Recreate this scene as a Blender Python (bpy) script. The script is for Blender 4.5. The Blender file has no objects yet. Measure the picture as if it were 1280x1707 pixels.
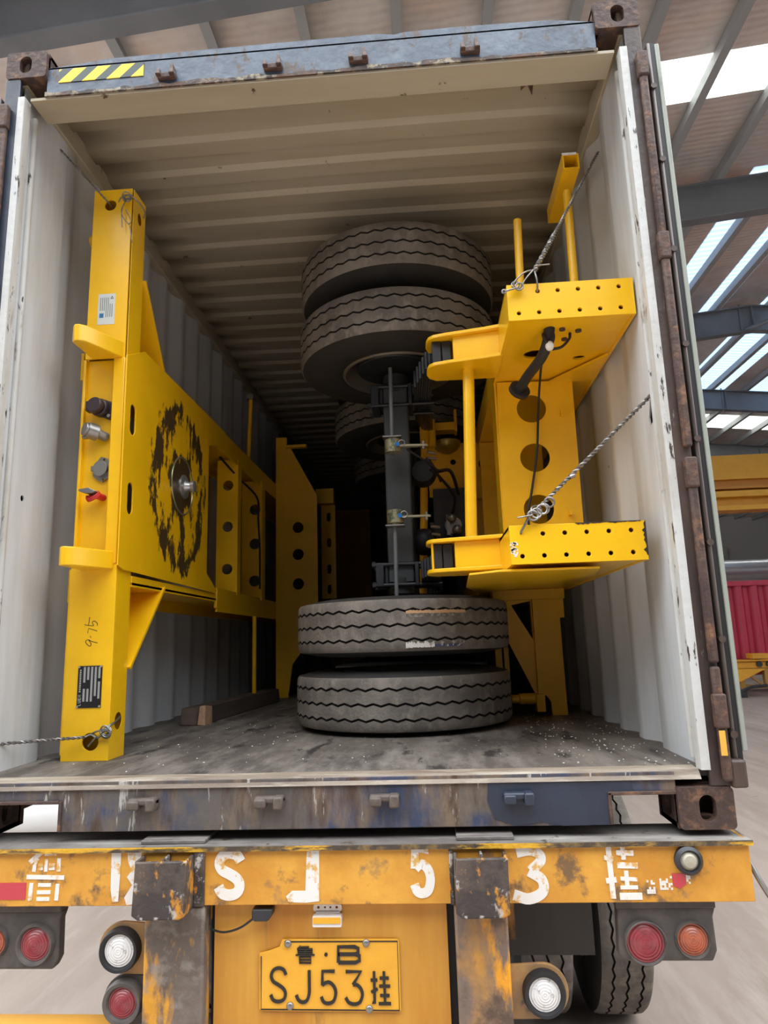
import bpy, bmesh, math, random
from mathutils import Vector, Matrix
random.seed(7)
SC = bpy.context.scene
COL = SC.collection
PI = math.pi

# ------------------------------------------------------------------ camera
CAM = Vector((0.3507, -2.1758, 0.4049))
PITCH, YAW, ROLL, FPX = 0.19018, 0.062964, -0.031007, 1118.46
def cam_basis():
    cy, sy, cp, sp = math.cos(YAW), math.sin(YAW), math.cos(PITCH), math.sin(PITCH)
    f = Vector((-sy*cp, cy*cp, sp)); rt = Vector((cy, sy, 0)); up = rt.cross(f)
    return math.cos(ROLL)*rt + math.sin(ROLL)*up, -math.sin(ROLL)*rt + math.cos(ROLL)*up, f
rt, up, fw = cam_basis()
cd = bpy.data.cameras.new('camera'); cam = bpy.data.objects.new('camera', cd); COL.objects.link(cam)
m3 = Matrix((rt, up, -fw)).transposed()
cam.matrix_world = Matrix.Translation(CAM) @ m3.to_4x4()
cd.sensor_fit = 'VERTICAL'; cd.sensor_height = 36.0; cd.lens = FPX*36.0/1707.0
cd.clip_start = 0.05; cd.clip_end = 300
SC.camera = cam
# ------------------------------------------------------------------ world, exposure
w = bpy.data.worlds.new('overcast_sky'); SC.world = w; w.use_nodes = True
bg = w.node_tree.nodes['Background']; bg.inputs[0].default_value = (0.93, 0.96, 1.0, 1); bg.inputs[1].default_value = 1.0
_n = w.node_tree.nodes; _l = w.node_tree.links
_tc = _n.new('ShaderNodeTexCoord'); _sx = _n.new('ShaderNodeSeparateXYZ'); _l.new(_tc.outputs['Generated'], _sx.inputs[0])
_mr = _n.new('ShaderNodeMapRange'); _mr.inputs[1].default_value = 0; _mr.inputs[2].default_value = 1     # overcast sky: zenith brighter than horizon
_mr.inputs[3].default_value = .45; _mr.inputs[4].default_value = 1.75; _l.new(_sx.outputs[2], _mr.inputs[0]); _l.new(_mr.outputs[0], bg.inputs[1])
SC.view_settings.view_transform = 'Standard'; SC.view_settings.look = 'None'
SC.view_settings.exposure = 1.95; SC.view_settings.gamma = 1.0; SC.view_settings.use_curve_mapping = False

# ------------------------------------------------------------------ materials
def lin(c): return tuple(((x/255.0)/12.92 if x/255.0 <= .04045 else ((x/255.0+.055)/1.055)**2.4) for x in c)
def mat(name, col, rough=.5, metal=0.0, spots=(), bump=0.0, bscale=40.0, coat=0.0, emit=None):
    m = bpy.data.materials.new(name); m.use_nodes = True
    nt = m.node_tree; N = nt.nodes; L = nt.links; b = N['Principled BSDF']
    c = lin(col)
    b.inputs['Base Color'].default_value = (*c, 1); b.inputs['Roughness'].default_value = rough
    b.inputs['Metallic'].default_value = metal
    if coat: b.inputs['Coat Weight'].default_value = coat; b.inputs['Coat Roughness'].default_value = .15
    tc = N.new('ShaderNodeTexCoord'); prev = None
    for (c2, scale, lo, hi, st) in spots:
        mp = N.new('ShaderNodeMapping'); mp.inputs['Scale'].default_value = st
        mp.inputs['Location'].default_value = (random.uniform(0, 9),)*3
        L.new(tc.outputs['Object'], mp.inputs[0])
        nz = N.new('ShaderNodeTexNoise'); nz.inputs['Scale'].default_value = scale; nz.inputs['Detail'].default_value = 7; nz.inputs['Roughness'].default_value = .65
        L.new(mp.outputs[0], nz.inputs[0])
        mr = N.new('ShaderNodeMapRange'); mr.inputs[1].default_value = lo; mr.inputs[2].default_value = hi
        L.new(nz.outputs[0], mr.inputs[0])
        mx = N.new('ShaderNodeMix'); mx.data_type = 'RGBA'
        L.new(mr.outputs[0], mx.inputs[0])
        if prev: L.new(prev, mx.inputs[6])
        else: mx.inputs[6].default_value = (*c, 1)
        mx.inputs[7].default_value = (*lin(c2), 1); prev = mx.outputs[2]
    if prev: L.new(prev, b.inputs['Base Color'])
    if bump:
        nz = N.new('ShaderNodeTexNoise'); nz.inputs['Scale'].default_value = bscale; nz.inputs['Detail'].default_value = 6
        L.new(tc.outputs['Object'], nz.inputs[0])
        bp = N.new('ShaderNodeBump'); bp.inputs['Strength'].default_value = bump; bp.inputs['Distance'].default_value = .01
        L.new(nz.outputs[0], bp.inputs['Height']); L.new(bp.outputs[0], b.inputs['Normal'])
    return m
U = (1, 1, 1); VST = (1, 1, .12); HST = (.15, 1, 1)
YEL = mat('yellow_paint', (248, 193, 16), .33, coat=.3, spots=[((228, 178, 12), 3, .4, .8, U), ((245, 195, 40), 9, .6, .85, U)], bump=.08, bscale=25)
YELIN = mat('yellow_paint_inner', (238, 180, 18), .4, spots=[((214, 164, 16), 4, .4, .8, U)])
WALL = mat('white_container_paint', (204, 208, 212), .5, spots=[((165, 165, 160), 3, .42, .75, VST), ((210, 214, 218), 5, .5, .8, VST), ((70, 62, 55), 14, .70, .74, (1, 1, .35))], bump=.1, bscale=12)
CEIL = mat('beige_roof_paint', (178, 171, 154), .6, spots=[((160, 148, 124), 2.5, 0.34, 0.69, HST), ((85, 68, 50), 10, 0.67, 0.70, U)], bump=.1, bscale=12)
JAMB = mat('peeling_white_paint', (200, 202, 200), .5, spots=[((168, 160, 146), 6, .46, .66, VST), ((60, 50, 44), 38, .60, .64, (1, 1, .25)), ((120, 100, 80), 9, .6, .68, (1, 1, .3))], bump=.3, bscale=30)
DARKPOST = mat('dark_post_paint', (44, 36, 36), .5, spots=[((92, 74, 64), 8, 0.39, 0.69, VST), ((150, 146, 138), 30, 0.62, 0.66, (1, 1, .2))], bump=.3, bscale=30)
RUST = mat('rusty_brown_steel', (82, 62, 54), .65, spots=[((62, 46, 42), 10, 0.34, 0.64, U), ((128, 92, 66), 24, 0.52, 0.69, U)], bump=.5, bscale=45)
BLUEG = mat('blue_grey_paint', (84, 100, 118), .4, spots=[((58, 70, 88), 3, 0.34, 0.64, U), ((110, 122, 134), 7, 0.49, 0.74, U), ((70, 54, 44), 16, 0.58, 0.64, (1, 1, .5)), ((36, 34, 36), 5, 0.60, 0.74, U)], bump=.25, bscale=30)
SILL = mat('weathered_sill_paint', (92, 86, 82), .55, spots=[((58, 68, 92), 3.5, .44, .54, U), ((120, 102, 84), 9, .46, .62, (1, 1, .3)), ((74, 56, 44), 13, .5, .62, (1, 1, .25)), ((170, 168, 162), 34, .615, .66, (1, 1, .15))], bump=.3, bscale=30)
NAVY = mat('navy_repair_paint', (48, 56, 72), .4, spots=[((38, 44, 56), 5, .4, .7, U)], bump=.25, bscale=14)
LIPM = mat('scuffed_lip_steel', (148, 136, 120), .6, spots=[((98, 82, 70), 8, 0.39, 0.64, HST), ((184, 176, 160), 20, 0.49, 0.69, HST)], bump=.4, bscale=40)
FLOORM = mat('dirty_floor_boards', (98, 91, 84), .62, spots=[((74, 68, 64), 3, 0.34, 0.64, (1, .5, 1)), ((132, 126, 118), 6, 0.44, 0.69, (1.5, .4, 1)), ((50, 46, 44), 9, 0.56, 0.64, (1, .3, 1)), ((190, 188, 182), 60, 0.66, 0.70, U)], bump=.25, bscale=25)
RUB = mat('tyre_rubber', (122, 115, 107), .8, spots=[((96, 90, 84), 5, .38, .62, U), ((134, 127, 116), 16, .5, .68, (1, 1, .6))], bump=.35, bscale=70)
RUBW = mat('sidewall_rubber', (48, 47, 46), .65, spots=[((62, 60, 57), 8, .45, .8, U)], bump=.1)
GROOVE = mat('groove_rubber', (30, 27, 24), .9)
BLK = mat('black_steel', (40, 42, 46), .42, spots=[((54, 56, 60), 6, .4, .8, U)], bump=.15)
AXM = mat('charcoal_axle_paint', (66, 70, 72), .4, spots=[((54, 58, 60), 4, .4, .8, U)])
DKR = mat('black_rubber', (32, 32, 34), .55)
GREYM = mat('cast_grey_metal', (150, 148, 145), .35, .8)
CHROME = mat('bright_steel', (200, 200, 196), .35, .8)
WIREM = mat('galvanised_wire', (150, 148, 146), .4, .85, spots=[((110, 104, 98), 60, .4, .7, U)])
ORG = mat('worn_orange_paint', (210, 150, 54), .5, spots=[((194, 132, 42), 3, 0.34, 0.69, U), ((226, 168, 66), 6, 0.44, 0.74, U), ((120, 92, 62), 11, 0.56, 0.66, U), ((96, 88, 84), 5, 0.62, 0.72, U)], bump=.2, bscale=30)
ORGP = mat('faded_orange_panel', (202, 146, 54), .45, spots=[((188, 124, 34), 2.5, 0.34, 0.64, VST), ((222, 170, 70), 4, 0.44, 0.74, VST), ((120, 84, 40), 9, 0.62, 0.72, VST)], bump=.1)
ORGW = mat('heavily_worn_orange', (198, 140, 48), .6, spots=[((118, 102, 90), 4, 0.36, 0.54, (1, 1, .5)), ((90, 72, 60), 9, 0.49, 0.62, U), ((222, 152, 34), 7, 0.56, 0.64, (1, 1, .4))], bump=.4, bscale=40)
ORGG = mat('mud_grey_over_orange', (122, 110, 100), .65, spots=[((94, 84, 76), 5, 0.36, 0.60, U), ((206, 146, 44), 6, 0.52, 0.60, (1, 1, .35)), ((140, 134, 126), 14, 0.49, 0.69, U)], bump=.4, bscale=40)
SLEEVE = mat('battered_sleeve_paint', (92, 80, 72), .6, spots=[((60, 54, 52), 9, .38, .56, U), ((196, 134, 40), 13, .56, .62, (1, 1, .6)), ((176, 172, 166), 22, .58, .64, U)], bump=.5, bscale=45)
DECK = mat('dusty_deck_steel', (124, 120, 116), .6, spots=[((100, 94, 90), 5, 0.36, 0.64, U), ((160, 156, 148), 10, 0.54, 0.69, HST), ((78, 66, 52), 18, 0.60, 0.66, U)], bump=.2)
EDGE = mat('chipped_edge', (128, 104, 62), .6, spots=[((70, 60, 50), 25, 0.36, 0.54, U), ((214, 164, 40), 20, 0.52, 0.58, HST)], bump=.4, bscale=60)
WPAINT = mat('white_stencil_paint', (228, 226, 220), .6, spots=[((214, 168, 90), 28, 0.54, 0.62, U)])
BLKPAINT = mat('black_lettering', (36, 33, 30), .5)
REDL = mat('red_lens', (150, 54, 62), .25, spots=[((120, 44, 50), 30, .45, .7, U)], coat=.4)
ORL = mat('amber_lens', (176, 92, 64), .25, spots=[((140, 70, 50), 30, .45, .7, U)], coat=.4)
WHL = mat('clear_lens', (226, 226, 224), .15, spots=[((150, 150, 150), 60, .55, .66, U)], coat=.6)
GRLENS = mat('lens_housing_grey', (72, 68, 66), .55, spots=[((100, 94, 88), 8, 0.44, 0.69, U)], bump=.15)
FLAP = mat('mudflap_rubber', (62, 60, 58), .7, spots=[((80, 76, 70), 5, 0.34, 0.74, VST)])
REDRF = mat('red_reflector', (190, 52, 66), .3, coat=.5)
RIMM = mat('rim_lip_steel', (112, 104, 92), .45, .2)
WOOD = mat('old_timber', (88, 74, 64), .75, spots=[((60, 50, 44), 9, .4, .7, (1, .2, 1))], bump=.3)
WOODC = mat('cut_timber_end', (176, 140, 108), .7, spots=[((140, 104, 78), 20, .45, .7, U)])
STEELB = mat('hall_steel_paint', (108, 112, 118), .5, spots=[((90, 94, 100), 1.2, .4, .8, U)])
PURL = mat('purlin_steel', (140, 142, 144), .6)
REDC = mat('red_container_paint', (182, 42, 70), .4, spots=[((156, 36, 60), 2, .4, .8, VST)])
CRANE = mat('crane_yellow_paint', (222, 160, 40), .45, spots=[((200, 140, 36), 1, .4, .8, U)])
CONC = mat('concrete_ground', (176, 161, 150), .8, spots=[((156, 141, 130), .8, .4, .7, (2.5, .4, 1)), ((186, 174, 164), 2, .5, .8, (3, .5, 1)), ((120, 110, 102), 5, .68, .76, U)], bump=.1, bscale=20)
HWALL = mat('hall_wall_sheet', (120, 124, 128), .6, spots=[((100, 104, 108), .6, .4, .8, U)])

def foil_mat():
    m = mat('foil_insulation', (226, 220, 216), .34, .35, spots=[((186, 174, 170), .9, .35, .75, U), ((222, 202, 188), 1.2, .5, .7, U)])
    nt = m.node_tree; N = nt.nodes; L = nt.links; b = N['Principled BSDF']
    tc = N.new('ShaderNodeTexCoord'); 
    mp = N.new('ShaderNodeMapping'); mp.inputs['Scale'].default_value = (1, 1, 1); L.new(tc.outputs['Object'], mp.inputs[0])
    w1 = N.new('ShaderNodeTexWave'); w1.bands_direction = 'Y'; w1.inputs['Scale'].default_value = 2.6; w1.inputs['Distortion'].default_value = 2.5; w1.inputs['Detail'].default_value = 3
    w2 = N.new('ShaderNodeTexBrick'); w2.inputs['Scale'].default_value = 16; w2.inputs['Mortar Size'].default_value = .03; w2.offset = 0
    w2.inputs['Color1'].default_value = (1,1,1,1); w2.inputs['Color2'].default_value = (.9,.9,.9,1); w2.inputs['Mortar'].default_value = (0,0,0,1)
    L.new(mp.outputs[0], w1.inputs[0]); L.new(mp.outputs[0], w2.inputs[0])
    ad = N.new('ShaderNodeMath'); ad.operation = 'ADD'; L.new(w1.outputs[1], ad.inputs[0]); L.new(w2.outputs[0], ad.inputs[1])
    bp = N.new('ShaderNodeBump'); bp.inputs['Strength'].default_value = .22; bp.inputs['Distance'].default_value = .02
    L.new(ad.outputs[0], bp.inputs['Height']); L.new(bp.outputs[0], b.inputs['Normal'])
    return m
FOIL = foil_mat()
def translucent(name, col, f):
    m = bpy.data.materials.new(name); m.use_nodes = True; nt = m.node_tree; N = nt.nodes; L = nt.links
    out = N['Material Output']; b = N['Principled BSDF']; b.inputs['Base Color'].default_value = (*lin(col), 1); b.inputs['Roughness'].default_value = .5
    t = N.new('ShaderNodeBsdfTranslucent'); t.inputs[0].default_value = (*lin(col), 1)
    wv = N.new('ShaderNodeTexWave'); wv.bands_direction = 'Y'; wv.inputs['Scale'].default_value = 1.6
    tc = N.new('ShaderNodeTexCoord'); L.new(tc.outputs['Object'], wv.inputs[0])
    mr = N.new('ShaderNodeMapRange'); mr.inputs[3].default_value = f-.18; mr.inputs[4].default_value = f
    L.new(wv.outputs[1], mr.inputs[0])
    mx = N.new('ShaderNodeMixShader'); L.new(mr.outputs[0], mx.inputs[0])
    L.new(b.outputs[0], mx.inputs[1]); L.new(t.outputs[0], mx.inputs[2]); L.new(mx.outputs[0], out.inputs[0])
    return m
SKYW = translucent('white_translucent_sheet', (252, 252, 246), .98)
SKYB = translucent('blue_translucent_sheet', (206, 222, 238), .75)

def stripe_mat():
    m = mat('hazard_tape', (236, 200, 20), .4); nt = m.node_tree; N = nt.nodes; L = nt.links; b = N['Principled BSDF']
    tc = N.new('ShaderNodeTexCoord'); sx = N.new('ShaderNodeSeparateXYZ'); L.new(tc.outputs['Object'], sx.inputs[0])
    a = N.new('ShaderNodeMath'); a.operation = 'MULTIPLY_ADD'; a.inputs[1].default_value = -1.0; L.new(sx.outputs[2], a.inputs[0]); L.new(sx.outputs[0], a.inputs[2])
    f = N.new('ShaderNodeMath'); f.operation = 'PINGPONG'; f.inputs[1].default_value = .049; L.new(a.outputs[0], f.inputs[0])
    g = N.new('ShaderNodeMath'); g.operation = 'GREATER_THAN'; g.inputs[1].default_value = .022; L.new(f.outputs[0], g.inputs[0])
    mx = N.new('ShaderNodeMix'); mx.data_type = 'RGBA'; mx.inputs[6].default_value = (*lin((48, 62, 60)), 1); mx.inputs[7].default_value = (*lin((238, 204, 24)), 1)
    L.new(g.outputs[0], mx.inputs[0]); L.new(mx.outputs[2], b.inputs['Base Color']); return m
HAZ = stripe_mat()

# ------------------------------------------------------------------ mesh helpers
class M:
    def __init__(s): s.bm = bmesh.new()
    def box(s, x0, x1, y0, y1, z0, z1):
        v = [s.bm.verts.new(p) for p in ((x0,y0,z0),(x1,y0,z0),(x1,y1,z0),(x0,y1,z0),(x0,y0,z1),(x1,y0,z1),(x1,y1,z1),(x0,y1,z1))]
        for f in ((0,3,2,1),(4,5,6,7),(0,1,5,4),(1,2,6,5),(2,3,7,6),(3,0,4,7)): s.bm.faces.new([v[i] for i in f])
        return s
    def hexa(s, lo, hi):
        v = [s.bm.verts.new(p) for p in list(lo)+list(hi)]; n = len(lo)
        s.bm.faces.new(v[:n][::-1]); s.bm.faces.new(v[n:])
        for i in range(n): s.bm.faces.new([v[i], v[(i+1)%n], v[n+(i+1)%n], v[n+i]])
        return s
    def bar(s, a, b, wx, wy, roll=0):   # rectangular bar from a to b
        a, b = Vector(a), Vector(b); d = (b-a).normalized()
        r = Vector((0,0,1)) if abs(d.z) < .9 else Vector((0,1,0))
        u = d.cross(r).normalized(); v = u.cross(d).normalized()
        u, v = math.cos(roll)*u+math.sin(roll)*v, -math.sin(roll)*u+math.cos(roll)*v
        q = [(-1,-1),(1,-1),(1,1),(-1,1)]
        return s.hexa([a+u*i*wx/2+v*j*wy/2 for i, j in q], [b+u*i*wx/2+v*j*wy/2 for i, j in q])
    def cyl(s, a, b, r, seg=24, r2=None):
        a, b = Vector(a), Vector(b); d = (b-a).normalized(); r2 = r if r2 is None else r2
        t = Vector((1,0,0)) if abs(d.x) < .9 else Vector((0,1,0)); u = d.cross(t).normalized(); v = d.cross(u)
        c = [(math.cos(2*PI*i/seg), math.sin(2*PI*i/seg)) for i in range(seg)]
        return s.hexa([a+(u*x+v*y)*r for x, y in c], [b+(u*x+v*y)*r2 for x, y in c])
    def tube(s, pts, r, seg=8, closed=False):
        pts = [Vector(p) for p in pts]; n = len(pts); rings = []; up0 = None
        for i, p in enumerate(pts):
            d = (pts[min(i+1, n-1)]-pts[max(i-1, 0)])
            d = d.normalized() if d.length > 1e-9 else Vector((0,0,1))
            if up0 is None: t = Vector((0,0,1)) if abs(d.z) < .9 else Vector((1,0,0)); up0 = d.cross(t).normalized()
            u = (up0-d*up0.dot(d)).normalized(); up0 = u; v = d.cross(u)
            rings.append([s.bm.verts.new(p+(u*math.cos(2*PI*k/seg)+v*math.sin(2*PI*k/seg))*r) for k in range(seg)])
        for i in range(n-1):
            for k in range(seg): s.bm.faces.new([rings[i][k], rings[i][(k+1)%seg], rings[i+1][(k+1)%seg], rings[i+1][k]])
        s.bm.faces.new(rings[0][::-1]); s.bm.faces.new(rings[-1]); return s
    def plate(s, outer, holes, plane, w0, w1):
        f = {'xz': lambda u, v, w: (u, w, v), 'yz': lambda u, v, w: (w, u, v), 'xy': lambda u, v, w: (u, v, w)}[plane]
        loops = [outer]+list(holes); lv = []
        for w in (w0, w1):
            es = []; ll = []
            for lp in loops:
                vs = [s.bm.verts.new(f(u, v, w)) for u, v in lp]; ll.append(vs)
                es += [s.bm.edges.new((vs[i], vs[(i+1)%len(vs)])) for i in range(len(vs))]
            bmesh.ops.triangle_fill(s.bm, use_beauty=True, use_dissolve=False, edges=es); lv.append(ll)
        for a, b in zip(*lv):
            n = len(a)
            for i in range(n): s.bm.faces.new([a[i], a[(i+1)%n], b[(i+1)%n], b[i]])
        return s
    def lathe(s, prof, c, axis='z', seg=48, closed=False):   # prof: (r, h) list
        rings = []
        for r, h in prof:
            ring = []
            for k in range(seg):
                a = 2*PI*k/seg; x, y = r*math.cos(a), r*math.sin(a)
                p = {'z': (x, y, h), 'y': (x, h, y), 'x': (h, x, y)}[axis]
                ring.append(s.bm.verts.new((c[0]+p[0], c[1]+p[1], c[2]+p[2])))
            rings.append(ring)
        n = len(rings); rng = range(n if closed else n-1)
        for i in rng:
            for k in range(seg): s.bm.faces.new([rings[i][k], rings[i][(k+1)%seg], rings[(i+1)%n][(k+1)%seg], rings[(i+1)%n][k]])
        return s
    def sphere(s, c, r, seg=16, sc=(1,1,1)):
        m = Matrix.Translation(c) @ Matrix.Diagonal((r*sc[0], r*sc[1], r*sc[2], 1))
        bmesh.ops.create_uvsphere(s.bm, u_segments=seg, v_segments=max(6, seg//2), radius=1, matrix=m); return s
    def build(s, name, m, parent=None, bevel=0, ang=32):
        bm = s.bm; bmesh.ops.recalc_face_normals(bm, faces=bm.faces[:])
        xs = [v.co for v in bm.verts]
        c = Vector(((min(p.x for p in xs)+max(p.x for p in xs))/2, (min(p.y for p in xs)+max(p.y for p in xs))/2, min(p.z for p in xs)))
        for v in bm.verts: v.co -= c
        me = bpy.data.meshes.new(name); bm.to_mesh(me); bm.free(); me.materials.append(m)
        for p in me.polygons: p.use_smooth = True
        me.set_sharp_from_angle(angle=math.radians(ang))
        o = bpy.data.objects.new(name, me); COL.objects.link(o)
        W0 = Vector((0,0,0))
        if parent is not None: o.parent = parent; W0 = wloc(parent)
        o.location = c-W0
        if bevel:
            b = o.modifiers.new('bevel', 'BEVEL'); b.width = bevel; b.segments = 2; b.limit_method = 'ANGLE'; b.angle_limit = math.radians(40)
        return o
def wloc(o):
    v = Vector(o.location)
    while o.parent: o = o.parent; v += Vector(o.location)
    return v
def thing(name, label, cat, loc, group=None):
    o = bpy.data.objects.new(name, None); COL.objects.link(o); o.location = loc; o.empty_display_size = .1
    return tag(o, label, cat, group)
def tag(o, label, cat, group=None):
    o['label'] = label; o['category'] = cat
    if group: o['group'] = group
    return o
def struct(o): o['kind'] = 'structure'; return o
def circ(cu, cv, r, n=28, ru=None): return [(cu+(ru or r)*math.cos(2*PI*i/n), cv+r*math.sin(2*PI*i/n)) for i in range(n)]
def slot(cu, cv, hw, hh, n=10):
    o = [(cu+hw*math.cos(a), cv+hh-hw+hw*math.sin(a)) for a in [PI*i/n for i in range(n+1)]]
    return o+[(cu+hw*math.cos(a), cv-hh+hw+hw*math.sin(a)) for a in [PI+PI*i/n for i in range(n+1)]]
def rrect(x0, x1, y0, y1, r, n=6):
    o = []
    for cx, cy, a0 in ((x1-r, y1-r, 0), (x0+r, y1-r, PI/2), (x0+r, y0+r, PI), (x1-r, y0+r, 1.5*PI)):
        o += [(cx+r*math.cos(a0+PI/2*i/n), cy+r*math.sin(a0+PI/2*i/n)) for i in range(n+1)]
    return o
def rect(x0, x1, y0, y1): return [(x0, y0), (x1, y0), (x1, y1), (x0, y1)]
def spline(pts, n=5):
    if len(pts) < 3: return [Vector(p) for p in pts]
    P = [Vector(p) for p in pts]; P = [2*P[0]-P[1]]+P+[2*P[-1]-P[-2]]; out = []
    for i in range(1, len(P)-2):
        for k in range(n):
            t = k/n; a, b, c, d = P[i-1:i+3]
            out.append(.5*((2*b)+(-a+c)*t+(2*a-5*b+4*c-d)*t*t+(-a+3*b-3*c+d)*t**3))
    return out+[P[-2]]
RC = [0]
def ribbon(m, pts, wdt, y0, y1, smooth=True, plane='xz'):
    """flat painted / raised stroke"""
    P = spline([(*p,) for p in pts]) if smooth and len(pts) > 2 else [Vector(p) for p in pts]
    L, R = [], []
    for i, p in enumerate(P):
        d = (P[min(i+1, len(P)-1)]-P[max(i-1, 0)]); d = d.normalized() if d.length else Vector((1, 0)); n = Vector((-d.y, d.x))
        L.append(p+n*wdt/2); R.append(p-n*wdt/2)
    f = {'xz': lambda q, y: (q.x, y, q.y), 'yz': lambda q, y: (y, q.x, q.y)}[plane]
    RC[0] = (RC[0]+1) % 9; y0 -= RC[0]*.00006
    bm = m.bm; V = [[bm.verts.new(f(q, y)) for q in side] for side, y in ((L, y0), (R, y0), (R, y1), (L, y1))]
    for i in range(len(P)-1):
        for j in range(4): bm.faces.new([V[j][i], V[(j+1)%4][i], V[(j+1)%4][i+1], V[j][i+1]])
    bm.faces.new([V[j][0] for j in range(4)]); bm.faces.new([V[j][-1] for j in range(4)])
GL = {
 'S': [[(.95,.8),(.8,.95),(.5,1),(.2,.93),(.08,.76),(.2,.6),(.5,.5),(.8,.38),(.92,.22),(.8,.06),(.5,0),(.2,.05),(.05,.2)]],
 'J': [[(.85,1),(.85,.6),(.84,.28),(.7,.06),(.45,0),(.2,.06),(.05,.22)]],
 '5': ['L',[(.88,1),(.14,1),(.12,.56)],'S',[(.12,.56),(.3,.63),(.55,.65),(.82,.53),(.93,.32),(.8,.08),(.5,0),(.2,.04),(.05,.2)]],
 '3': ['L',[(.05,1),(.9,1),(.45,.6)],'S',[(.45,.6),(.7,.58),(.9,.44),(.95,.26),(.8,.06),(.5,0),(.2,.05),(.03,.2)]],
 'B': ['L',[(.05,0),(.05,1),(.78,1),(.93,.9),(.93,.63),(.78,.53),(.05,.53)],[(.78,.53),(.98,.43),(.98,.12),(.8,0),(.05,0)]],
 'lu': ['L',[(.25,.98),(.08,.8)],[(.28,.92),(.7,.92),(.62,.82)],[(.12,.8),(.88,.8),(.88,.56),(.12,.56),(.12,.8)],[(.12,.68),(.88,.68)],[(.5,.8),(.5,.56)],[(0,.46),(1,.46)],[(.2,.34),(.8,.34),(.8,0),(.2,0),(.2,.34)],[(.2,.17),(.8,.17)]],
 'gua': ['L',[(.18,1),(.18,.05),(.06,.08)],[(0,.74),(.34,.74)],[(.02,.38),(.34,.48)],[(.68,1),(.68,.56)],[(.46,.8),(.92,.8)],[(.42,.56),(.98,.56)],[(.7,.48),(.7,.04)],[(.46,.28),(.94,.28)],[(.38,.04),(1,.04)]],
 'L': ['L',[(.1,1),(.1,0),(.8,0)]], 'U': ['L',[(.1,1),(.1,.1),(.3,0),(.7,0),(.9,.1),(.9,1)]], 'E': ['L',[(.9,1),(.1,1),(.1,0),(.9,0)],[(.1,.5),(.8,.5)]], 'N': ['L',[(.1,0),(.1,1),(.9,0),(.9,1)]],
}
def glyph(m, g, x0, x1, z0, z1, wd, ya, yb):
    sm = True
    for st in GL[g]:
        if isinstance(st, str): sm = st == 'S'; continue
        ribbon(m, [(x0+wd/2+(x1-x0-wd)*u, z0+wd/2+(z1-z0-wd)*v) for u, v in st], wd, ya, yb, sm)

# ================================================================== THE HALL
GZ = -1.35
struct(M().box(-22, 34, -14, 46, GZ-.2, GZ).build('floor', CONC))
RX = 9.2
def rb(x): return .4+7.75-.1*abs(x-RX)       # underside of rafters
RY = [3.72, 9.3, 15.0, 21.0, 27.2, 33.4]
for y in RY:
    m = M()
    for xa, xb in ((-13, RX), (RX, 31)):
        for (y0, y1, dz0, dz1) in ((y-.11, y+.11, 0, .03), (y-.11, y+.11, .69, .72), (y-.012, y+.012, .03, .69)):
            m.hexa([(xa, y0, rb(xa)+dz0), (xb, y0, rb(xb)+dz0), (xb, y1, rb(xb)+dz0), (xa, y1, rb(xa)+dz0)],
                   [(xa, y0, rb(xa)+dz1), (xb, y0, rb(xb)+dz1), (xb, y1, rb(xb)+dz1), (xa, y1, rb(xa)+dz1)])
    for xs in (-9, -5, -1, 3, 7.1, 7.5, RX, 11, 15, 19):
        m.box(xs-.012, xs+.012, y-.1, y+.1, rb(xs)+.03, rb(xs)+.68)
    struct(m.build('roof_beam', STEELB))
px = [.23+1.15*k for k in range(-11, 26)]
for x in px:
    if abs(x-RX) < .3: x += .3
    z = rb(x)+.72
    m = M(); m.box(x-.03, x+.03, 1.0, 44, z+.012, z+.2); m.box(x-.045, x+.085, 1.0, 44, z, z+.012)
    struct(m.build('roof_purlin_beam', PURL))
def sheet(x0, x1, y0, y1, m, name):
    t = .02; g = lambda x: rb(x)+.93
    ex = [x0, x1] if not x0 < RX < x1 else [x0, RX, x1]
    mm = M()
    for a, b in zip(ex[:-1], ex[1:]):
        mm.hexa([(a, y0, g(a)), (b, y0, g(b)), (b, y1, g(b)), (a, y1, g(a))], [(a, y0, g(a)+t), (b, y0, g(b)+t), (b, y1, g(b)+t), (a, y1, g(a)+t)])
    struct(mm.build(name, m))
sheet(-13, 31, 1.0, 6.45, FOIL, 'ceiling')
sheet(-13, 31, 6.45, 7.35, SKYW, 'skylight_window')
sheet(-13, 31, 7.35, 9.3, FOIL, 'ceiling')
sheet(-13, 6.0, 9.3, 44, FOIL, 'ceiling')
xs = 6.0; k = 0
for (xa, xb, mm_) in ((6.0, 6.7, FOIL), (6.7, 7.3, SKYB), (7.3, 8.0, FOIL), (8.0, 8.6, SKYB), (8.6, 9.6, FOIL), (9.6, 11.2, SKYB), (11.2, 12.0, FOIL), (12.0, 14, SKYB), (14, 31, FOIL)):
    sheet(xa, xb, 9.3, 22, mm_, 'ceiling' if mm_ is not SKYB else 'skylight_window')
sheet(6, 31, 22, 24.0, FOIL, 'ceiling'); sheet(6, 31, 24.0, 25.6, SKYW, 'skylight_window'); sheet(6, 31, 25.6, 44, FOIL, 'ceiling')
# tie rods and braces of the roof
m = M(); m.tube([(7.2, 15, 8.1), (9.9, 21, 8.2)], .05); m.tube([(9.0, 15, 8.2), (13.5, 9.3, 8.3)], .06)
struct(m.build('roof_brace_beam', STEELB))
m = M()
for x, y in ((8.9, 15.1), (10.9, 21.1)): m.box(x-.02, x+.02, y-.14, y-.1, rb(x)-.1, rb(x)+.8)
struct(m.build('roof_plate_trim', STEELB))
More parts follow.
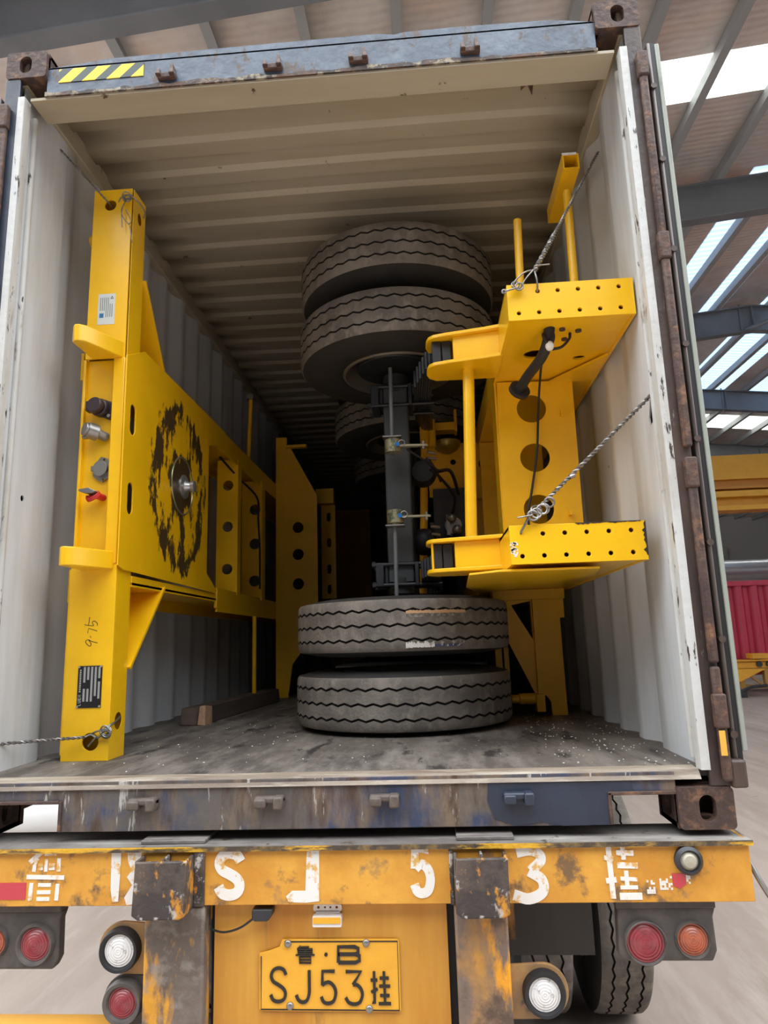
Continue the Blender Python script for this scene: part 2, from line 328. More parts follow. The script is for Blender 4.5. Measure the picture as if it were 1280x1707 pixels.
# columns, far wall and side wall
for x, y in ((12.1, 27.2), (16.5, 27.2), (15.8, 15.0)):
    m = M()
    m.box(x-.2, x+.2, y-.2, y-.18, GZ, rb(x)); m.box(x-.2, x+.2, y+.18, y+.2, GZ, rb(x)); m.box(x-.01, x+.01, y-.18, y+.18, GZ, rb(x))
    struct(m.build('steel_column', STEELB))
struct(M().box(-22, 34, 43.5, 43.7, GZ, 9.5).build('wall_back', mat('pale_hall_wall', (196, 198, 200), .6)))
struct(M().box(31, 31.2, 0, 43.5, GZ, 7.0).build('wall_right', HWALL))
struct(M().box(-22, 34, -9.2, -9.0, GZ, 8.2).build('wall_unseen_front', mat('light_blocker_wall', (66, 68, 72), .7)))  # unseen wall added behind the camera, dark to cut low-angle light
for x in (15.5, 17.2, 19.0):
    struct(M().box(x, x+1.2, 43.42, 43.49, 5.0, 5.8).build('window_1', SKYW))

# overhead crane girders
t = thing('overhead_crane', 'yellow overhead travelling crane with double girder behind the container doors', 'crane', (14, 17.8, 3.9))
m = M(); m.box(7.5, 26, 17.6, 18.1, 4.75, 5.48); m.build('upper_girder', CRANE, t, .01)
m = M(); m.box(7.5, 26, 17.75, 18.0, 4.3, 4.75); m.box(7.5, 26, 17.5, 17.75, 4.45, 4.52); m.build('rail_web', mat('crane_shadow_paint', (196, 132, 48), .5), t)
m = M(); m.box(7.5, 26, 17.35, 17.7, 4.18, 4.36); m.box(7.5, 26, 17.4, 18.0, 3.8, 3.95); m.box(7.5, 26, 17.6, 17.9, 3.95, 4.18); m.build('lower_girder', CRANE, t, .01)
t = thing('steel_pipe', 'long silver steel duct pipe above the red container', 'pipe', (14, 24, 2.2))
m = M().cyl((11.0, 24, 2.6), (22, 24, 2.6), .42, 32).build('pipe_body', mat('silver_pipe', (190, 192, 194), .3, .6), t)
m = M()
for x in (13, 17, 21): m.box(x-.05, x+.05, 23.9, 24.1, GZ, 2.2)
m.build('support_leg', STEELB, t)

# red container far right
t = thing('shipping_container', 'dark red corrugated container on a yellow chassis across the hall', 'shipping container', (12, 18.5, -.75))
def corr(x0, x1, y, z0, z1, pitch, dep):
    m = M(); p = []; x = x0
    while x < x1:
        p += [(x, y), (x+pitch*.26, y), (x+pitch*.5, y+dep), (x+pitch*.76, y+dep)]; x += pitch
    p = [q for q in p if q[0] <= x1]
    m.hexa([(a, b, z0) for a, b in p]+[(p[-1][0], y+dep+.03, z0), (p[0][0], y+dep+.03, z0)], [(a, b, z1) for a, b in p]+[(p[-1][0], y+dep+.03, z1), (p[0][0], y+dep+.03, z1)])
    return m
corr(8.1, 20, 17.28, -.65, 1.62, .42, .13).build('side_panel', REDC, t)
M().box(8.0, 20.05, 17.25, 17.42, 1.62, 1.76).build('top_rail', REDC, t, .01)
M().box(8.0, 20.05, 17.25, 17.42, -.8, -.62).build('bottom_rail', REDC, t, .01)
M().box(8.0, 20.05, 17.42, 19.7, -.78, 1.74).build('container_box', REDC, t)
t = thing('semi_trailer_chassis', 'yellow chassis carrying the red container, seen past the open door', 'trailer', (12, 17, GZ))
m = M(); m.box(8.1, 20, 16.9, 17.2, -.62, -.42); m.box(8.1, 20, 16.8, 17.25, -.42, -.38); m.box(8.9, 9.3, 16.78, 17.2, -.36, -.22); m.build('side_rail', CRANE, t, .01)
m = M(); m.hexa([(8.3,16.8,-.95),(8.5,16.8,-.95),(8.5,17.1,-.95),(8.3,17.1,-.95)], [(8.1,16.8,-.62),(9.2,16.8,-.62),(9.2,17.1,-.62),(8.1,17.1,-.62)]); m.build('bracket', CRANE, t)
for x in (9.08, 9.33, 9.52):
    M().cyl((x, 16.89, -.5), (x, 16.84, -.5), .075, 20).build('marker_lamp', BLK if x < 9.5 else WHL, t)
m = M(); m.plate(rect(8.55, 9.35, -1.12, -.6), [rect(8.68, 9.2, -1.04, -.68)], 'xz', 16.9, 17.05); m.bar((8.7, 16.95, -.68), (9.2, 16.95, -1.1), .05, .05); m.build('support_frame', mat('dark_crane_paint', (170, 124, 50), .5), t)
m = M(); m.tube(spline([(8.45, 16.9, -.7), (8.47, 16.8, -1.2), (8.7, 16.8, -1.1), (9.2, 16.85, -1.05)]), .04); m.box(8.35, 8.6, 16.7, 17.1, GZ, -1.2); m.build('landing_foot', BLK, t)

# ================================================================== MAIN CONTAINER
LN = 12.0
C0 = thing('shipping_container', 'open shipping container with pale corrugated inside, resting on the orange trailer', 'shipping container', (0, 6, -.165))
def side(sg):
    y = .34; prof = []; xi, xo = 1.165, 1.201
    y = .34
    while y < LN-.3:
        prof += [(xi, y), (xi, y+.070), (xo, y+.138), (xo, y+.210)]; y += .278
    prof += [(xi, y), (xi, LN)]
    n = len(prof); m = M(); bm = m.bm
    lo = [(sg*a, b, .0) for a, b in prof]; hi = [(sg*a, b, 2.64) for a, b in prof]
    off = .004*sg
    va = [bm.verts.new(p) for p in lo]; vb = [bm.verts.new(p) for p in hi]
    vc = [bm.verts.new((p[0]+off, p[1], p[2])) for p in lo]; vd = [bm.verts.new((p[0]+off, p[1], p[2])) for p in hi]
    for i in range(n-1):
        bm.faces.new([va[i], va[i+1], vb[i+1], vb[i]]); bm.faces.new([vc[i+1], vc[i], vd[i], vd[i+1]])
        bm.faces.new([vb[i], vb[i+1], vd[i+1], vd[i]])
    o = m.build('side_panel', WALL, C0)
    # smooth end post liner with lashing slot
    zs = 1.19
    m = M(); m.plate([(.03, 0), (.345, 0), (.345, 2.64), (.03, 2.64)], [[(.138, zs+.055), (.182, zs-.03), (.178, zs-.06), (.150, zs-.055), (.136, zs)]] if sg > 0 else [circ(.2, .975, .012, 10)], 'yz', sg*1.163, sg*1.168)
    m.box(min(sg*1.168, sg*1.2), max(sg*1.168, sg*1.2), .3, .345, 0, 2.64)
    m.build('post_liner', WALL, C0)
    m = M(); m.hexa([(sg*1.136, -.013, .0), (sg*1.136, .03, .0), (sg*1.163, .05, 0), (sg*1.163, -.013, 0)], [(sg*1.136, -.013, 2.53), (sg*1.136, .03, 2.53), (sg*1.163, .05, 2.53), (sg*1.163, -.013, 2.53)])
    m.build('door_jamb', JAMB, C0)
    M().cyl((sg*1.157, .095, .02), (sg*1.157, .095, 2.52), .012, 12).build('lashing_rod', JAMB, C0)
    m = M(); m.box(min(sg*1.158, sg*1.219), max(sg*1.158, sg*1.219), -.012, .004, -.047, 2.613); m.box(min(sg*1.2, sg*1.219), max(sg*1.2, sg*1.219), .004, .16, -.047, 2.613)
    m.build('corner_post', DARKPOST if sg > 0 else NAVY, C0, .003)
    # J-bar and hinge tube
    m = M(); x = sg*1.204
    for za, zb in ((-.03, .30), (.31, .90), (.99, 1.66), (1.75, 2.4)):
        m.box(x-.014, x+.014, -.036, -.012, za, zb)
    m.build('hinge_rod', RUST, C0, .008)
    for z in (.855, 1.655, 2.38, .12):
        M().box(x-.019, x+.019, -.042, -.012, z, z+.1).build('hinge_lug', RUST, C0, .006)
    m = M()
    for zz in (2.61,):
        m.box(min(sg*1.15, sg*1.2), max(sg*1.15, sg*1.2), .02, LN, 2.61, 2.73)
    m.build('top_side_rail', CEIL, C0, .004)
    m = M().box(min(sg*1.19, sg*1.215), max(sg*1.17, sg*1.215), .2, LN, -.16, -.03); m.build('bottom_side_rail', DARKPOST, C0)
for sg in (1, -1): side(sg)
# roof: transverse corrugations
prof = []; y = .16
while y < LN-.2:
    prof += [(y, 2.711), (y+.090, 2.711), (y+.112, 2.690), (y+.196, 2.690)]; y += .209
m = M(); bm = m.bm; rows = []
for (yy, zz) in prof:
    row = []
    for t_ in range(9):
        x = -1.18+2.36*t_/8; sag = .006*math.sin(yy*1.7+x*2)
        row.append(bm.verts.new((x, yy, zz+sag)))
    rows.append(row)
for a, b in zip(rows[:-1], rows[1:]):
    for i in range(8): bm.faces.new([a[i], a[i+1], b[i+1], b[i]])
o = m.build('roof_panel', CEIL, C0, 0, 20)
md = o.modifiers.new('thick', 'SOLIDIFY'); md.thickness = .003; md.offset = 1
M().box(-1.2, 1.2, LN, LN+.03, 0, 2.73).build('end_wall', WALL, C0)
# floor
m = M()
m.box(-1.2, 1.2, .06, LN, -.03, 0); m.build('floor_board', FLOORM, C0)
m = M()
for k in range(14): m.box(-1.15, 1.15, .5+k*.6, .55+k*.6, -.15, -.03)
m.build('cross_member', DARKPOST, C0)
# header
m = M(); pts = [(-1.057, 2.565)]; 
top = [(1.057, 2.66), (.9, 2.685), (.55, 2.69), (.35, 2.688), (.31, 2.68), (.24, 2.69), (-.2, 2.688), (-.45, 2.686), (-.8, 2.684), (-1.057, 2.66)]
m.plate([(-1.057, 2.53), (1.057, 2.53)]+top, [], 'xz', .0, .006)
m.box(-1.057, 1.057, .0, .11, 2.655, 2.662)
m.build('header_beam', BLUEG, C0)
m = M(); p = []; n = 60
for i in range(n+1): p.append((-1.06+2.12*i/n, 2.544+random.uniform(-.007, .007)))
m.plate([(-1.06, 2.528), (1.06, 2.528)]+p[::-1], [], 'xz', -.008, .0); m.build('header_lip', mat('chipped_header_lip', (58, 48, 44), .6, spots=[((150, 140, 118), 22, .5, .58, U), ((90, 64, 50), 12, .48, .6, U)], bump=.4), C0)
m = M(); m.box(-1.12, 1.12, .0, .12, 2.518, 2.53); m.box(-1.12, 1.12, .112, .12, 2.53, 2.70); m.build('header_soffit', CEIL, C0)
m = M(); m.box(-1.010, -.67, -.003, -.0005, 2.59, 2.65); m.build('hazard_sticker', HAZ, C0)
def lug(x, z, m_, s=1):
    m = M(); m.box(x-.036, x+.036, -.02, .0, z-.03*s, z-.006); 
    m.hexa([(x-.038, -.035, z-.025), (x-.018, -.035, z-.025), (x-.018, 0, z-.025), (x-.038, 0, z-.025)], [(x-.036, -.022, z+.012), (x-.026, -.022, z+.012), (x-.026, 0, z+.012), (x-.036, 0, z+.012)])
    m.hexa([(x+.014, -.035, z-.025), (x+.036, -.035, z-.025), (x+.036, 0, z-.025), (x+.014, 0, z-.025)], [(x+.016, -.022, z+.03), (x+.026, -.022, z+.03), (x+.026, 0, z+.03), (x+.016, 0, z+.03)])
    m.build('keeper_lug', m_, C0, .004)
for x in (-.573, -.157, .171, .592): lug(x, 2.588, RUST)
DG = mat('sill_lug_steel', (98, 88, 80), .6, bump=.5, spots=[((70, 60, 54), 20, .4, .7, U)])
for x in (-.563, -.165, .189, .592):
    m = M(); m.box(x-.045, x+.045, -.03, .0, -.072, -.052); m.box(x-.045, x-.008, -.04, .0, -.084, -.056); m.box(x+.015, x+.045, -.042, 0, -.088, -.05); m.build('sill_lug', DG if x < .5 else NAVY, C0, .006)
# sill plate with fork-like notches beside the castings
out = [(-1.06, -.005), (-1.06, -.062), (-.835, -.062), (-.835, -.152), (.862, -.152), (.862, -.064), (1.06, -.064), (1.06, -.005)]
M().plate(out, [], 'xz', .0, .012).build('sill_plate', SILL, C0, .002)
m = M(); p = [(.505, -.018), (.93, -.022), (.935, -.064), (.864, -.066), (.862, -.15), (.72, -.152), (.66, -.14), (.58, -.15), (.52, -.13), (.5, -.08)]
m.plate(p, [], 'xz', -.003, .0); m.build('repair_patch', NAVY, C0)
m = M()
m.hexa([(-1.135, -.008, -.026), (1.135, -.008, -.026), (1.135, .06, -.026), (-1.135, .06, -.026)], [(-1.135, .010, .0), (1.135, .010, .0), (1.135, .06, .003), (-1.135, .06, .003)])
m.build('sill_lip', LIPM, C0)
m = M()
for x0, x1 in ((-1.06, -.84), (.858, 1.06)):
    m.box(x0, x1, -.008, .0, -.068, -.058)
m.box(.858, .868, -.008, 0, -.15, -.06); m.box(-.84, -.83, -.008, 0, -.15, -.06)
m.build('notch_rim', RUST, C0, .002)
# corner castings: hollow blocks with real apertures
def casting(sg, z0):
    xa, xb = (1.219-.162, 1.219) if sg > 0 else (-1.219, -1.219+.162)
    cx, cz = (xa+xb)/2, z0+.059
    f = M(); m = f
    m.plate(rrect(xa, xb, z0, z0+.118, .014), [slot(cx+.003*sg, cz, .024, .037)], 'xz', -.016, .012)
    m.box(xa, xb, .14, .17, z0, z0+.118)
    m.box(xa, xb, .012, .14, z0+.1, z0+.118) ; m.box(xa, xb, .012, .14, z0, z0+.016)
    ho = slot(.075, cz, .026, .038)
    m.plate(rect(.0, .15, z0, z0+.118), [ho], 'yz', xa, xa+.016); m.plate(rect(.0, .15, z0, z0+.118), [ho], 'yz', xb-.016, xb)
    f.build('corner_casting', RUST, C0, .004)
for sg in (1, -1):
    for z0 in (-.165, 2.613): casting(sg, z0)
# folded-back doors
def door(sg):
    X = lambda a: sg*a
    def bx(m, a, b, y0, y1, z0, z1): m.box(min(X(a), X(b)), max(X(a), X(b)), y0, y1, z0, z1)
    m = M(); bx(m, 1.238, 1.268, .02, 1.17, .04, 2.52); d = m.build('door_panel', DARKPOST if sg > 0 else BLUEG, C0)
    m = M(); bx(m, 1.234, 1.249, -.012, .05, .0, 2.54); m.build('door_frame_tube', mat('door_tube_grey', (104, 96, 92), .4, .2, spots=[((66, 58, 54), 10, .45, .7, VST)]), d, .008)
    m = M(); bx(m, 1.250, 1.264, -.004, .05, .02, 2.54); m.build('door_gasket', DKR, d)
    m = M(); bx(m, 1.264, 1.280, -.008, 1.17, .05, 2.535); m.build('door_skin', mat('pale_green_door_edge', (150, 156, 146), .5, spots=[((86, 84, 78), 12, .55, .66, VST)]), d, .003)
    for z in (.1, .38, .68, 1.02, 1.35, 1.7, 2.05, 2.35):
        M().cyl((X(1.241), -.018, z), (X(1.241), .0, z), .011, 14).build('gasket_rivet', DARKPOST, d)
    m = M(); bx(m, 1.215, 1.262, -.03, .03, -.05, .03); m.build('hinge_blade', DARKPOST, d, .008)
door(1); door(-1)
M().box(1.187, 1.204, -.046, -.042, .045, .115).build('yellow_tape', mat('yellow_tape', (226, 172, 70), .5), C0)

# ================================================================== ORANGE CONTAINER TRAILER UNDER IT
T0 = thing('container_trailer', 'worn orange container trailer with number plate and stencilled tail beam under the open container', 'trailer', (0, 1.0, GZ))
ZT, ZB = -.183, -.348
m = M(); m.box(-1.9, 1.232, -.045, -.03, ZB, ZT-.008) ; m.box(-1.9, 1.232, -.03, .12, ZB, ZB+.012); m.box(1.22, 1.232, -.03, .2, ZB, ZT)
BM = m.build('tail_beam', ORG, T0, .002)
m = M(); m.box(-1.9, 1.238, -.055, .13, ZT-.008, ZT); m.build('deck_plate', DECK, T0)
M().box(-1.9, 1.24, -.058, -.055, ZT-.014, ZT-.001).build('deck_edge', EDGE, T0)
M().box(-.8, .8, .16, .36, ZT-.16, ZT-.01).build('cross_bolster', DARKPOST, T0)
for x0, x1 in ((-.56, -.36), (.40, .57)):
    M().box(x0, x1, -.03, .16, ZT, ZT+.012).build('deck_pad', DECK, T0, .003)
YF = -.045
def white(name, g, x0, x1, z0, z1, wd):
    m = M(); glyph(m, g, x0, x1, z0, z1, wd, YF-.0018, YF); return m.build(name, WPAINT, BM)
# stencilled "鲁B SJ53挂"
def stenc(name, strokes):
    m = M()
    for st, wd in strokes: ribbon(m, st, wd, YF-.0018, YF, False)
    return m.build(name, WPAINT, BM)
def bx_(x0, x1, z0, z1, L):
    return [([(x0+(x1-x0)*u, z0+(z1-z0)*v) for u, v in st], wd) for st, wd in L]
stenc('stencil_character', bx_(-.905, -.787, -.337, -.193, [([(.06,.78),(.38,1.0)], .014), ([(.45,.95),(.76,.95)], .012), ([(.2,.74),(.18,.6)], .011), ([(.28,.86),(.2,.74)], .009), ([(.5,.84),(.5,.6)], .010), ([(.84,.86),(.84,.6)], .011),
    ([(.3,.73),(.42,.73)], .008), ([(.58,.73),(.74,.73)], .008), ([(.3,.66),(.42,.66)], .008), ([(.58,.66),(.74,.66)], .008), ([(.0,.5),(1,.48)], .012), ([(.14,.38),(.12,.04)], .012), ([(.84,.36),(.82,.04)], .012), ([(.32,.34),(.66,.34)], .010), ([(.3,.2),(.66,.2)], .010), ([(.3,.07),(.64,.07)], .010)]))
m = M(); m.plate([(-.642,-.197),(-.612,-.195),(-.613,-.26),(-.616,-.335),(-.634,-.337),(-.641,-.30)], [], 'xz', YF-.0018, YF)
m.plate([(-.592,-.198),(-.57,-.194),(-.548,-.2),(-.556,-.235),(-.548,-.262),(-.545,-.3),(-.545,-.34),(-.59,-.345),(-.598,-.325),(-.575,-.29),(-.592,-.268),(-.578,-.25),(-.59,-.225)], [], 'xz', YF-.0018, YF)
m.build('stencil_letter', WPAINT, BM)
white('stencil_letter', 'S', -.33, -.226, -.335, -.19, .03)
m = M(); m.plate([(-.045,-.192),(-.008,-.192),(-.010,-.338),(-.05,-.342),(-.1,-.34),(-.108,-.325),(-.09,-.31),(-.05,-.31)], [], 'xz', YF-.0018, YF); m.build('stencil_letter', WPAINT, BM)
white('stencil_digit', '5', .256, .336, -.332, -.187, .026)
m = M(); ribbon(m, [(.572,-.212),(.61,-.206),(.636,-.216),(.64,-.235),(.61,-.262)], .028, YF-.0018, YF); ribbon(m, [(.605,-.262),(.64,-.285),(.64,-.318),(.6,-.336),(.557,-.325)], .029, YF-.0018, YF); m.build('stencil_digit', WPAINT, BM)
stenc('stencil_character', bx_(.822, .92, -.34, -.193, [([(.14,1),(.17,.02)], .015), ([(.0,.76),(.26,.74)], .012), ([(.0,.34),(.3,.36)], .014), ([(.55,1),(.56,.72)], .013), ([(.36,.85),(.86,.84)], .015), ([(.36,.62),(.95,.61)], .016), ([(.6,.52),(.6,.2)], .012), ([(.42,.38),(.9,.36)], .010), ([(.4,.22),(.9,.22)], .010), ([(.36,.06),(1.0,.06)], .018)]))
for (xa, xb, za, zb, nn) in ((.935, .962, -.325, -.288, 14), (.972, 1.008, -.315, -.275, 20), (1.047, 1.062, -.30, -.272, 6)):
    m = M(); cells = [(i, j) for i in range(int((xb-xa)/.006)) for j in range(int((zb-za)/.006))]; random.shuffle(cells)
    for i, j in cells[:nn]: m.box(xa+.006*i, xa+.006*i+.0055, YF-.0012, YF, za+.006*j, za+.006*j+.0055)
    m.build('reflective_tape_scrap', WPAINT, BM)
m = M(); m.plate([(1.008,-.272),(1.045,-.272),(1.045,-.30),(1.028,-.312),(1.01,-.305)], [], 'xz', YF-.002, YF); m.build('red_reflector', REDRF, BM)
M().box(-1.15, -.905, YF-.002, YF, -.328, -.281).build('red_reflector', REDRF, BM)
# small round marker lamp
m = M().lathe([(.039, 0), (.039, -.012), (.03, -.02), (.026, -.012)], (1.057, YF, -.236), 'y', 32); lp = m.build('marker_lamp', BLK, T0)
M().lathe([(.0001, -.024), (.016, -.022), (.027, -.010)], (1.057, YF, -.236), 'y', 32).build('lamp_lens', mat('milky_lens', (170, 164, 146), .3), lp)
# sleeves and posts
for i, (x0, x1) in enumerate(((-.545, -.385), (.388, .54))):
    m = M()
    m.plate([(x0+.006, -.207), (x1, -.205), (x1-.002, -.352), (x1-.02, -.361), (x0+.02, -.363), (x0, -.35)], [], 'xz', -.118, -.105)
    m.box(x0, x0+.01, -.105, -.045, -.352, -.207); m.box(x1-.01, x1, -.105, -.045, -.352, -.205)
    m.box((x0+x1)/2, (x0+x1)/2+.008, -.105, -.045, -.32, -.203)
    m.build('post_sleeve', SLEEVE, T0, .004)
    m = M(); m.box(x0-.0, x1+.045 if i == 0 else x1, -.045, .06, -.349, -.19)
    a, b = ((-.533, -.352), (.384, .536))[i]
    m = M(); m.box(a, b, -.05, .02, -1.1, -.35); m.build('rear_post', ORGG if i == 0 else ORGW, T0, .008)
M().box(-.385, -.352, -.055, -.045, -.349, -.19).build('weld_strip', SLEEVE, T0, .003); M().box(.375, .388, -.052, -.045, -.349, -.19).build('weld_strip', SLEEVE, T0, .003)
m = M(); m.box(-.335, .362, .0, .012, -1.1, -.34); PAN = m.build('rear_panel', ORGP, T0)
M().box(-.352, .384, .03, .04, -1.1, -.34).build('back_panel', DKR, T0)
# licence plate
PX0, PX1, PZ0, PZ1, PY = -.196, .219, -.645, -.455, -.004
m = M(); m.plate([(PX0+.0, PZ0+.006), (PX0+.006, PZ0), (PX1-.006, PZ0-.002), (PX1, PZ0+.004), (PX1, PZ1-.006), (PX1-.006, PZ1), (PX0+.068, PZ1), (PX0+.06, PZ1-.02), (PX0+.03, PZ1-.03), (PX0, PZ1-.036)], [], 'xz', PY-.003, PY)
LP = m.build('licence_plate', mat('plate_yellow', (236, 174, 48), .4, spots=[((220, 156, 44), 6, .4, .8, U)], bump=.1), T0, .001)
m = M(); L_ = [(PX0+.005, PZ1-.045), (PX0+.005, PZ0+.005), (PX1-.005, PZ0+.003), (PX1-.005, PZ1-.006), (PX0+.075, PZ1-.006)]
ribbon(m, L_, .003, PY-.0045, PY-.003, False); m.build('plate_border', BLKPAINT, LP)
def pl(g, x0, x1, z0, z1, wd):
    m = M(); glyph(m, g, x0, x1, z0, z1, wd, PY-.0065, PY-.003); m.build('plate_character', BLKPAINT, LP)
def u_(X): return PX0+(X-70)/(1140-70)*(PX1-PX0)
def v_(Y): return PZ1-(Y-325)/(870-325)*(PZ1-PZ0)
pl('lu', u_(345), u_(500), v_(510), v_(366), .0036); pl('B', u_(655), u_(852), v_(515), v_(368), .0095)
pl('S', u_(140), u_(292), v_(808), v_(530), .0085); pl('J', u_(335), u_(482), v_(812), v_(548), .0085); pl('5', u_(525), u_(672), v_(820), v_(555), .0085)
pl('3', u_(712), u_(870), v_(826), v_(558), .0085); pl('gua', u_(908), u_(1076), v_(830), v_(558), .0075)
M().cyl((u_(582), PY-.0065, v_(440)), (u_(582), PY-.003, v_(440)), .005, 14).build('plate_character', BLKPAINT, LP)
for X, Y in ((290, 355), (890, 352), (305, 828), (903, 850)):
    M().sphere((u_(X), PY-.006, v_(Y)), .011, 14, (1, .6, 1)).build('plate_bolt', GREYM, LP)
# lamp bracket above plate, side cable box
m = M(); m.plate(rrect(-.033, .052, -.378, -.359, .006), [circ(-.018, -.367, .004, 10), circ(.002, -.367, .003, 8), circ(.018, -.367, .003, 8), circ(.037, -.367, .004, 10)], 'xz', -.012, -.008)
m.plate(rrect(-.033, .053, -.414, -.384, .004), [], 'xz', -.03, -.0); m.box(-.026, .046, -.012, -.008, -.386, -.376)
pb = m.build('plate_lamp', mat('white_lamp_bracket', (222, 222, 220), .35), T0, .002)
M().box(-.031, .050, -.0325, -.030, -.404, -.388).build('lamp_diffuser', mat('amber_diffuser', (232, 170, 40), .3), pb)
m = M(); m.plate([(-.212, -.362), (-.15, -.362), (-.152, -.38), (-.165, -.395), (-.205, -.395), (-.213, -.385)], [], 'xz', -.04, -.0); cb = m.build('junction_box', BLK, T0, .004)
M().tube(spline([(-.21, -.03, -.39), (-.25, -.028, -.415), (-.30, -.02, -.43), (-.345, -.01, -.425)]), .0032).build('cable', DKR, cb)
# round lamps
def roundlamp(cx, cz, rl, rr, lens, body, y=-.03):
    m = M().lathe([(rr*.98, .03), (rr, .0), (rr*.93, -.014), (rl*1.12, -.012), (rl*1.02, -.002)], (cx, y, cz), 'y', 40)
    o = m.build('round_lamp', body, T0)
    pr = [(.0001, -.012)]
    for k in range(1, 13): pr.append((rl*k/12, -.012+.009*(k/12)**2+(.0016 if k%2 else 0)))
    M().lathe(pr, (cx, y, cz), 'y', 40).build('lamp_lens', lens, o)
BRK = mat('lamp_bracket_paint', (176, 136, 84), .55, spots=[((140, 112, 80), 8, 0.39, 0.64, U), ((96, 84, 72), 14, 0.56, 0.64, U)], bump=.2)
for (cx, cz, sgn) in ((-.613, -.474, -1), (.628, -.589, 1)):
    p = [(cx+.071*math.cos(a)*sgn, cz+.071*math.sin(a)) for a in [-PI/2+PI*i/20 for i in range(21)]]
    e = -.533 if sgn < 0 else .536
    M().plate(p+[(e, cz+.066), (e, cz-.072)], [], 'xz', -.012, -.0).build('lamp_bracket', BRK, T0, .003)
    roundlamp(cx, cz, .044, .061, WHL, DKR)
m = M(); cx, cz = -.597, -.612
p = [(cx-.066*math.cos(a), cz+.066*math.sin(a)) for a in [-PI/2+PI*i/20 for i in range(21)]]
m.plate(p+[(-.533, cz+.06), (-.533, cz-.066)], [], 'xz', -.010, .002); m.build('lamp_bracket', GRLENS, T0, .003)
roundlamp(cx, cz, .041, .060, REDL, GRLENS)
for sgn, x0, x1, z0, lx, ox in ((-1, -1.10, -.812, -.535, -.883, -1.018), (1, .855, 1.125, -.515, .925, 1.057)):
    m = M(); m.plate([(x0+.015, z0), (x1-.015, z0), (x1, z0+.03), (x1-.002, -.40), (x1+.008, -.372), (x0, -.372), (x0-.005, z0+.015)], [], 'xz', -.01, .03)
    m.build('lamp_housing', GRLENS, T0, .006)
    M().box(x0-.005, x1+.005, -.02, .05, -.374, -.35).build('lamp_hood', GRLENS, T0, .004)
    roundlamp(lx, -.463, .045 if sgn < 0 else .052, .060, REDL, GRLENS, -.012); roundlamp(ox, -.456, .042, .050, ORL, GRLENS, -.012)
# flaps, lower bar, wheels, hanging rod
M().box(.545, .86, .38, .392, -.66, -.35).build('mudflap', FLAP, T0)
M().box(-.86, -.55, .38, .392, -.66, -.35).build('mudflap', FLAP, T0) if False else M().box(-.70, -.55, .38, .392, -.52, -.35).build('mudflap', FLAP, T0)
M().box(-1.12, -.535, -.02, .06, -.76, -.683).build('bumper_bar', CRANE, T0, .01)
m = M(); m.tube(spline([(1.235, -.02, -.245), (1.255, -.04, -.30), (1.285, -.05, -.36)]), .008); m.build('locking_lever', GREYM, T0)
for x in (-.5, .5):
    M().box(x-.07, x+.07, .1, 9.5, -.5, -.2).build('main_beam', ORGG, T0)
M().cyl((-1.15, 1.2, -.36), (-.78, 1.2, -.36), .13, 28).build('air_tank', mat('white_tank_paint', (206, 204, 200), .4), T0, .01)

# ---------------- tyre mesh (shared by every wheel) : axis z, centred
def tyre_mesh(R=.53, zig=48, sub=8, width=.272, tw=.226):
    seg = zig*sub; gz = [-.064, .0, .064]; gw, gd, amp = .0050, .010, .0052
    h = tw/2; base = []
    # (radius, z, groove id or None, flag)
    prof = [(.292, -.112), (.300, -.122), (.34, -.134), (.39, -width/2), (.43, -.133), (.47, -.124), (.500, -.117), (R-.012, -h)]
    prof2 = [(R-.003, -h+.012)]
    mid = []
    for g in gz: mid += [(R, g-gw, 1), (R-gd, g-gw*.55, 1), (R-gd, g+gw*.55, 1), (R, g+gw, 1)]
    rows = [(r, z, 0) for r, z in prof+prof2]+mid+[(r, -z, 0) for r, z in (prof+prof2)[::-1]]
    bm = bmesh.new(); rings = []
    for k in range(seg):
        a = 2*PI*k/seg; ph = (k % sub)/sub; tri = (4*abs(ph-.5)-1)*amp
        ring = []
        for r, z, g in rows: ring.append(bm.verts.new((r*math.cos(a), r*math.sin(a), z+(tri if g else 0))))
        rings.append(ring)
    n = len(rows)
    for k in range(seg):
        A, B = rings[k], rings[(k+1) % seg]
        for i in range(n-1):
            f = bm.faces.new([A[i], B[i], B[i+1], A[i+1]]); f.smooth = True
            zc = rows[i][0]+rows[i+1][0]
            if rows[i][2] and rows[i+1][2] and zc < 2*R-.004: f.material_index = 2
            elif i < len(prof)-1 or i >= n-len(prof): f.material_index = 1
    bmesh.ops.recalc_face_normals(bm, faces=bm.faces[:])
    me = bpy.data.meshes.new('tyre'); bm.to_mesh(me); bm.free()
    for q in (RUB, RUBW, GROOVE): me.materials.append(q)
    me.set_sharp_from_angle(angle=math.radians(35)); return me
TY = tyre_mesh()
mr_ = M(); mr_.lathe([(.303, -.124), (.297, -.132), (.288, -.132), (.281, -.112), (.27, -.08), (.25, -.03), (.24, .02), (.15, .035), (.09, .035), (.09, .055), (.16, .055), (.255, .04), (.281, .112), (.288, .132), (.297, .132), (.303, .124)], (0, 0, 0), 'z', 64)
rimo = mr_.build('rim', RIMM); RIMME = rimo.data; RIMZ = rimo.location.z; bpy.data.objects.remove(rimo)
def tyre(parent, loc, rot=(0,0,0)):
    o = bpy.data.objects.new('tyre', TY); COL.objects.link(o); o.parent = parent
    o.location = Vector(loc)-wloc(parent); o.rotation_euler = rot
    r = bpy.data.objects.new('rim', RIMME); COL.objects.link(r); r.parent = o; r.location = (0, 0, RIMZ)
    return o
for sg in (1, -1):
    for x in ((1.13, .79) if sg > 0 else (-1.13, -.79)):
        if sg < 0 and x == -1.13: continue
        o = tyre(T0, (x, 1.55, GZ+.515), (0, PI/2, 0)); o.scale = (.97, .97, .97)
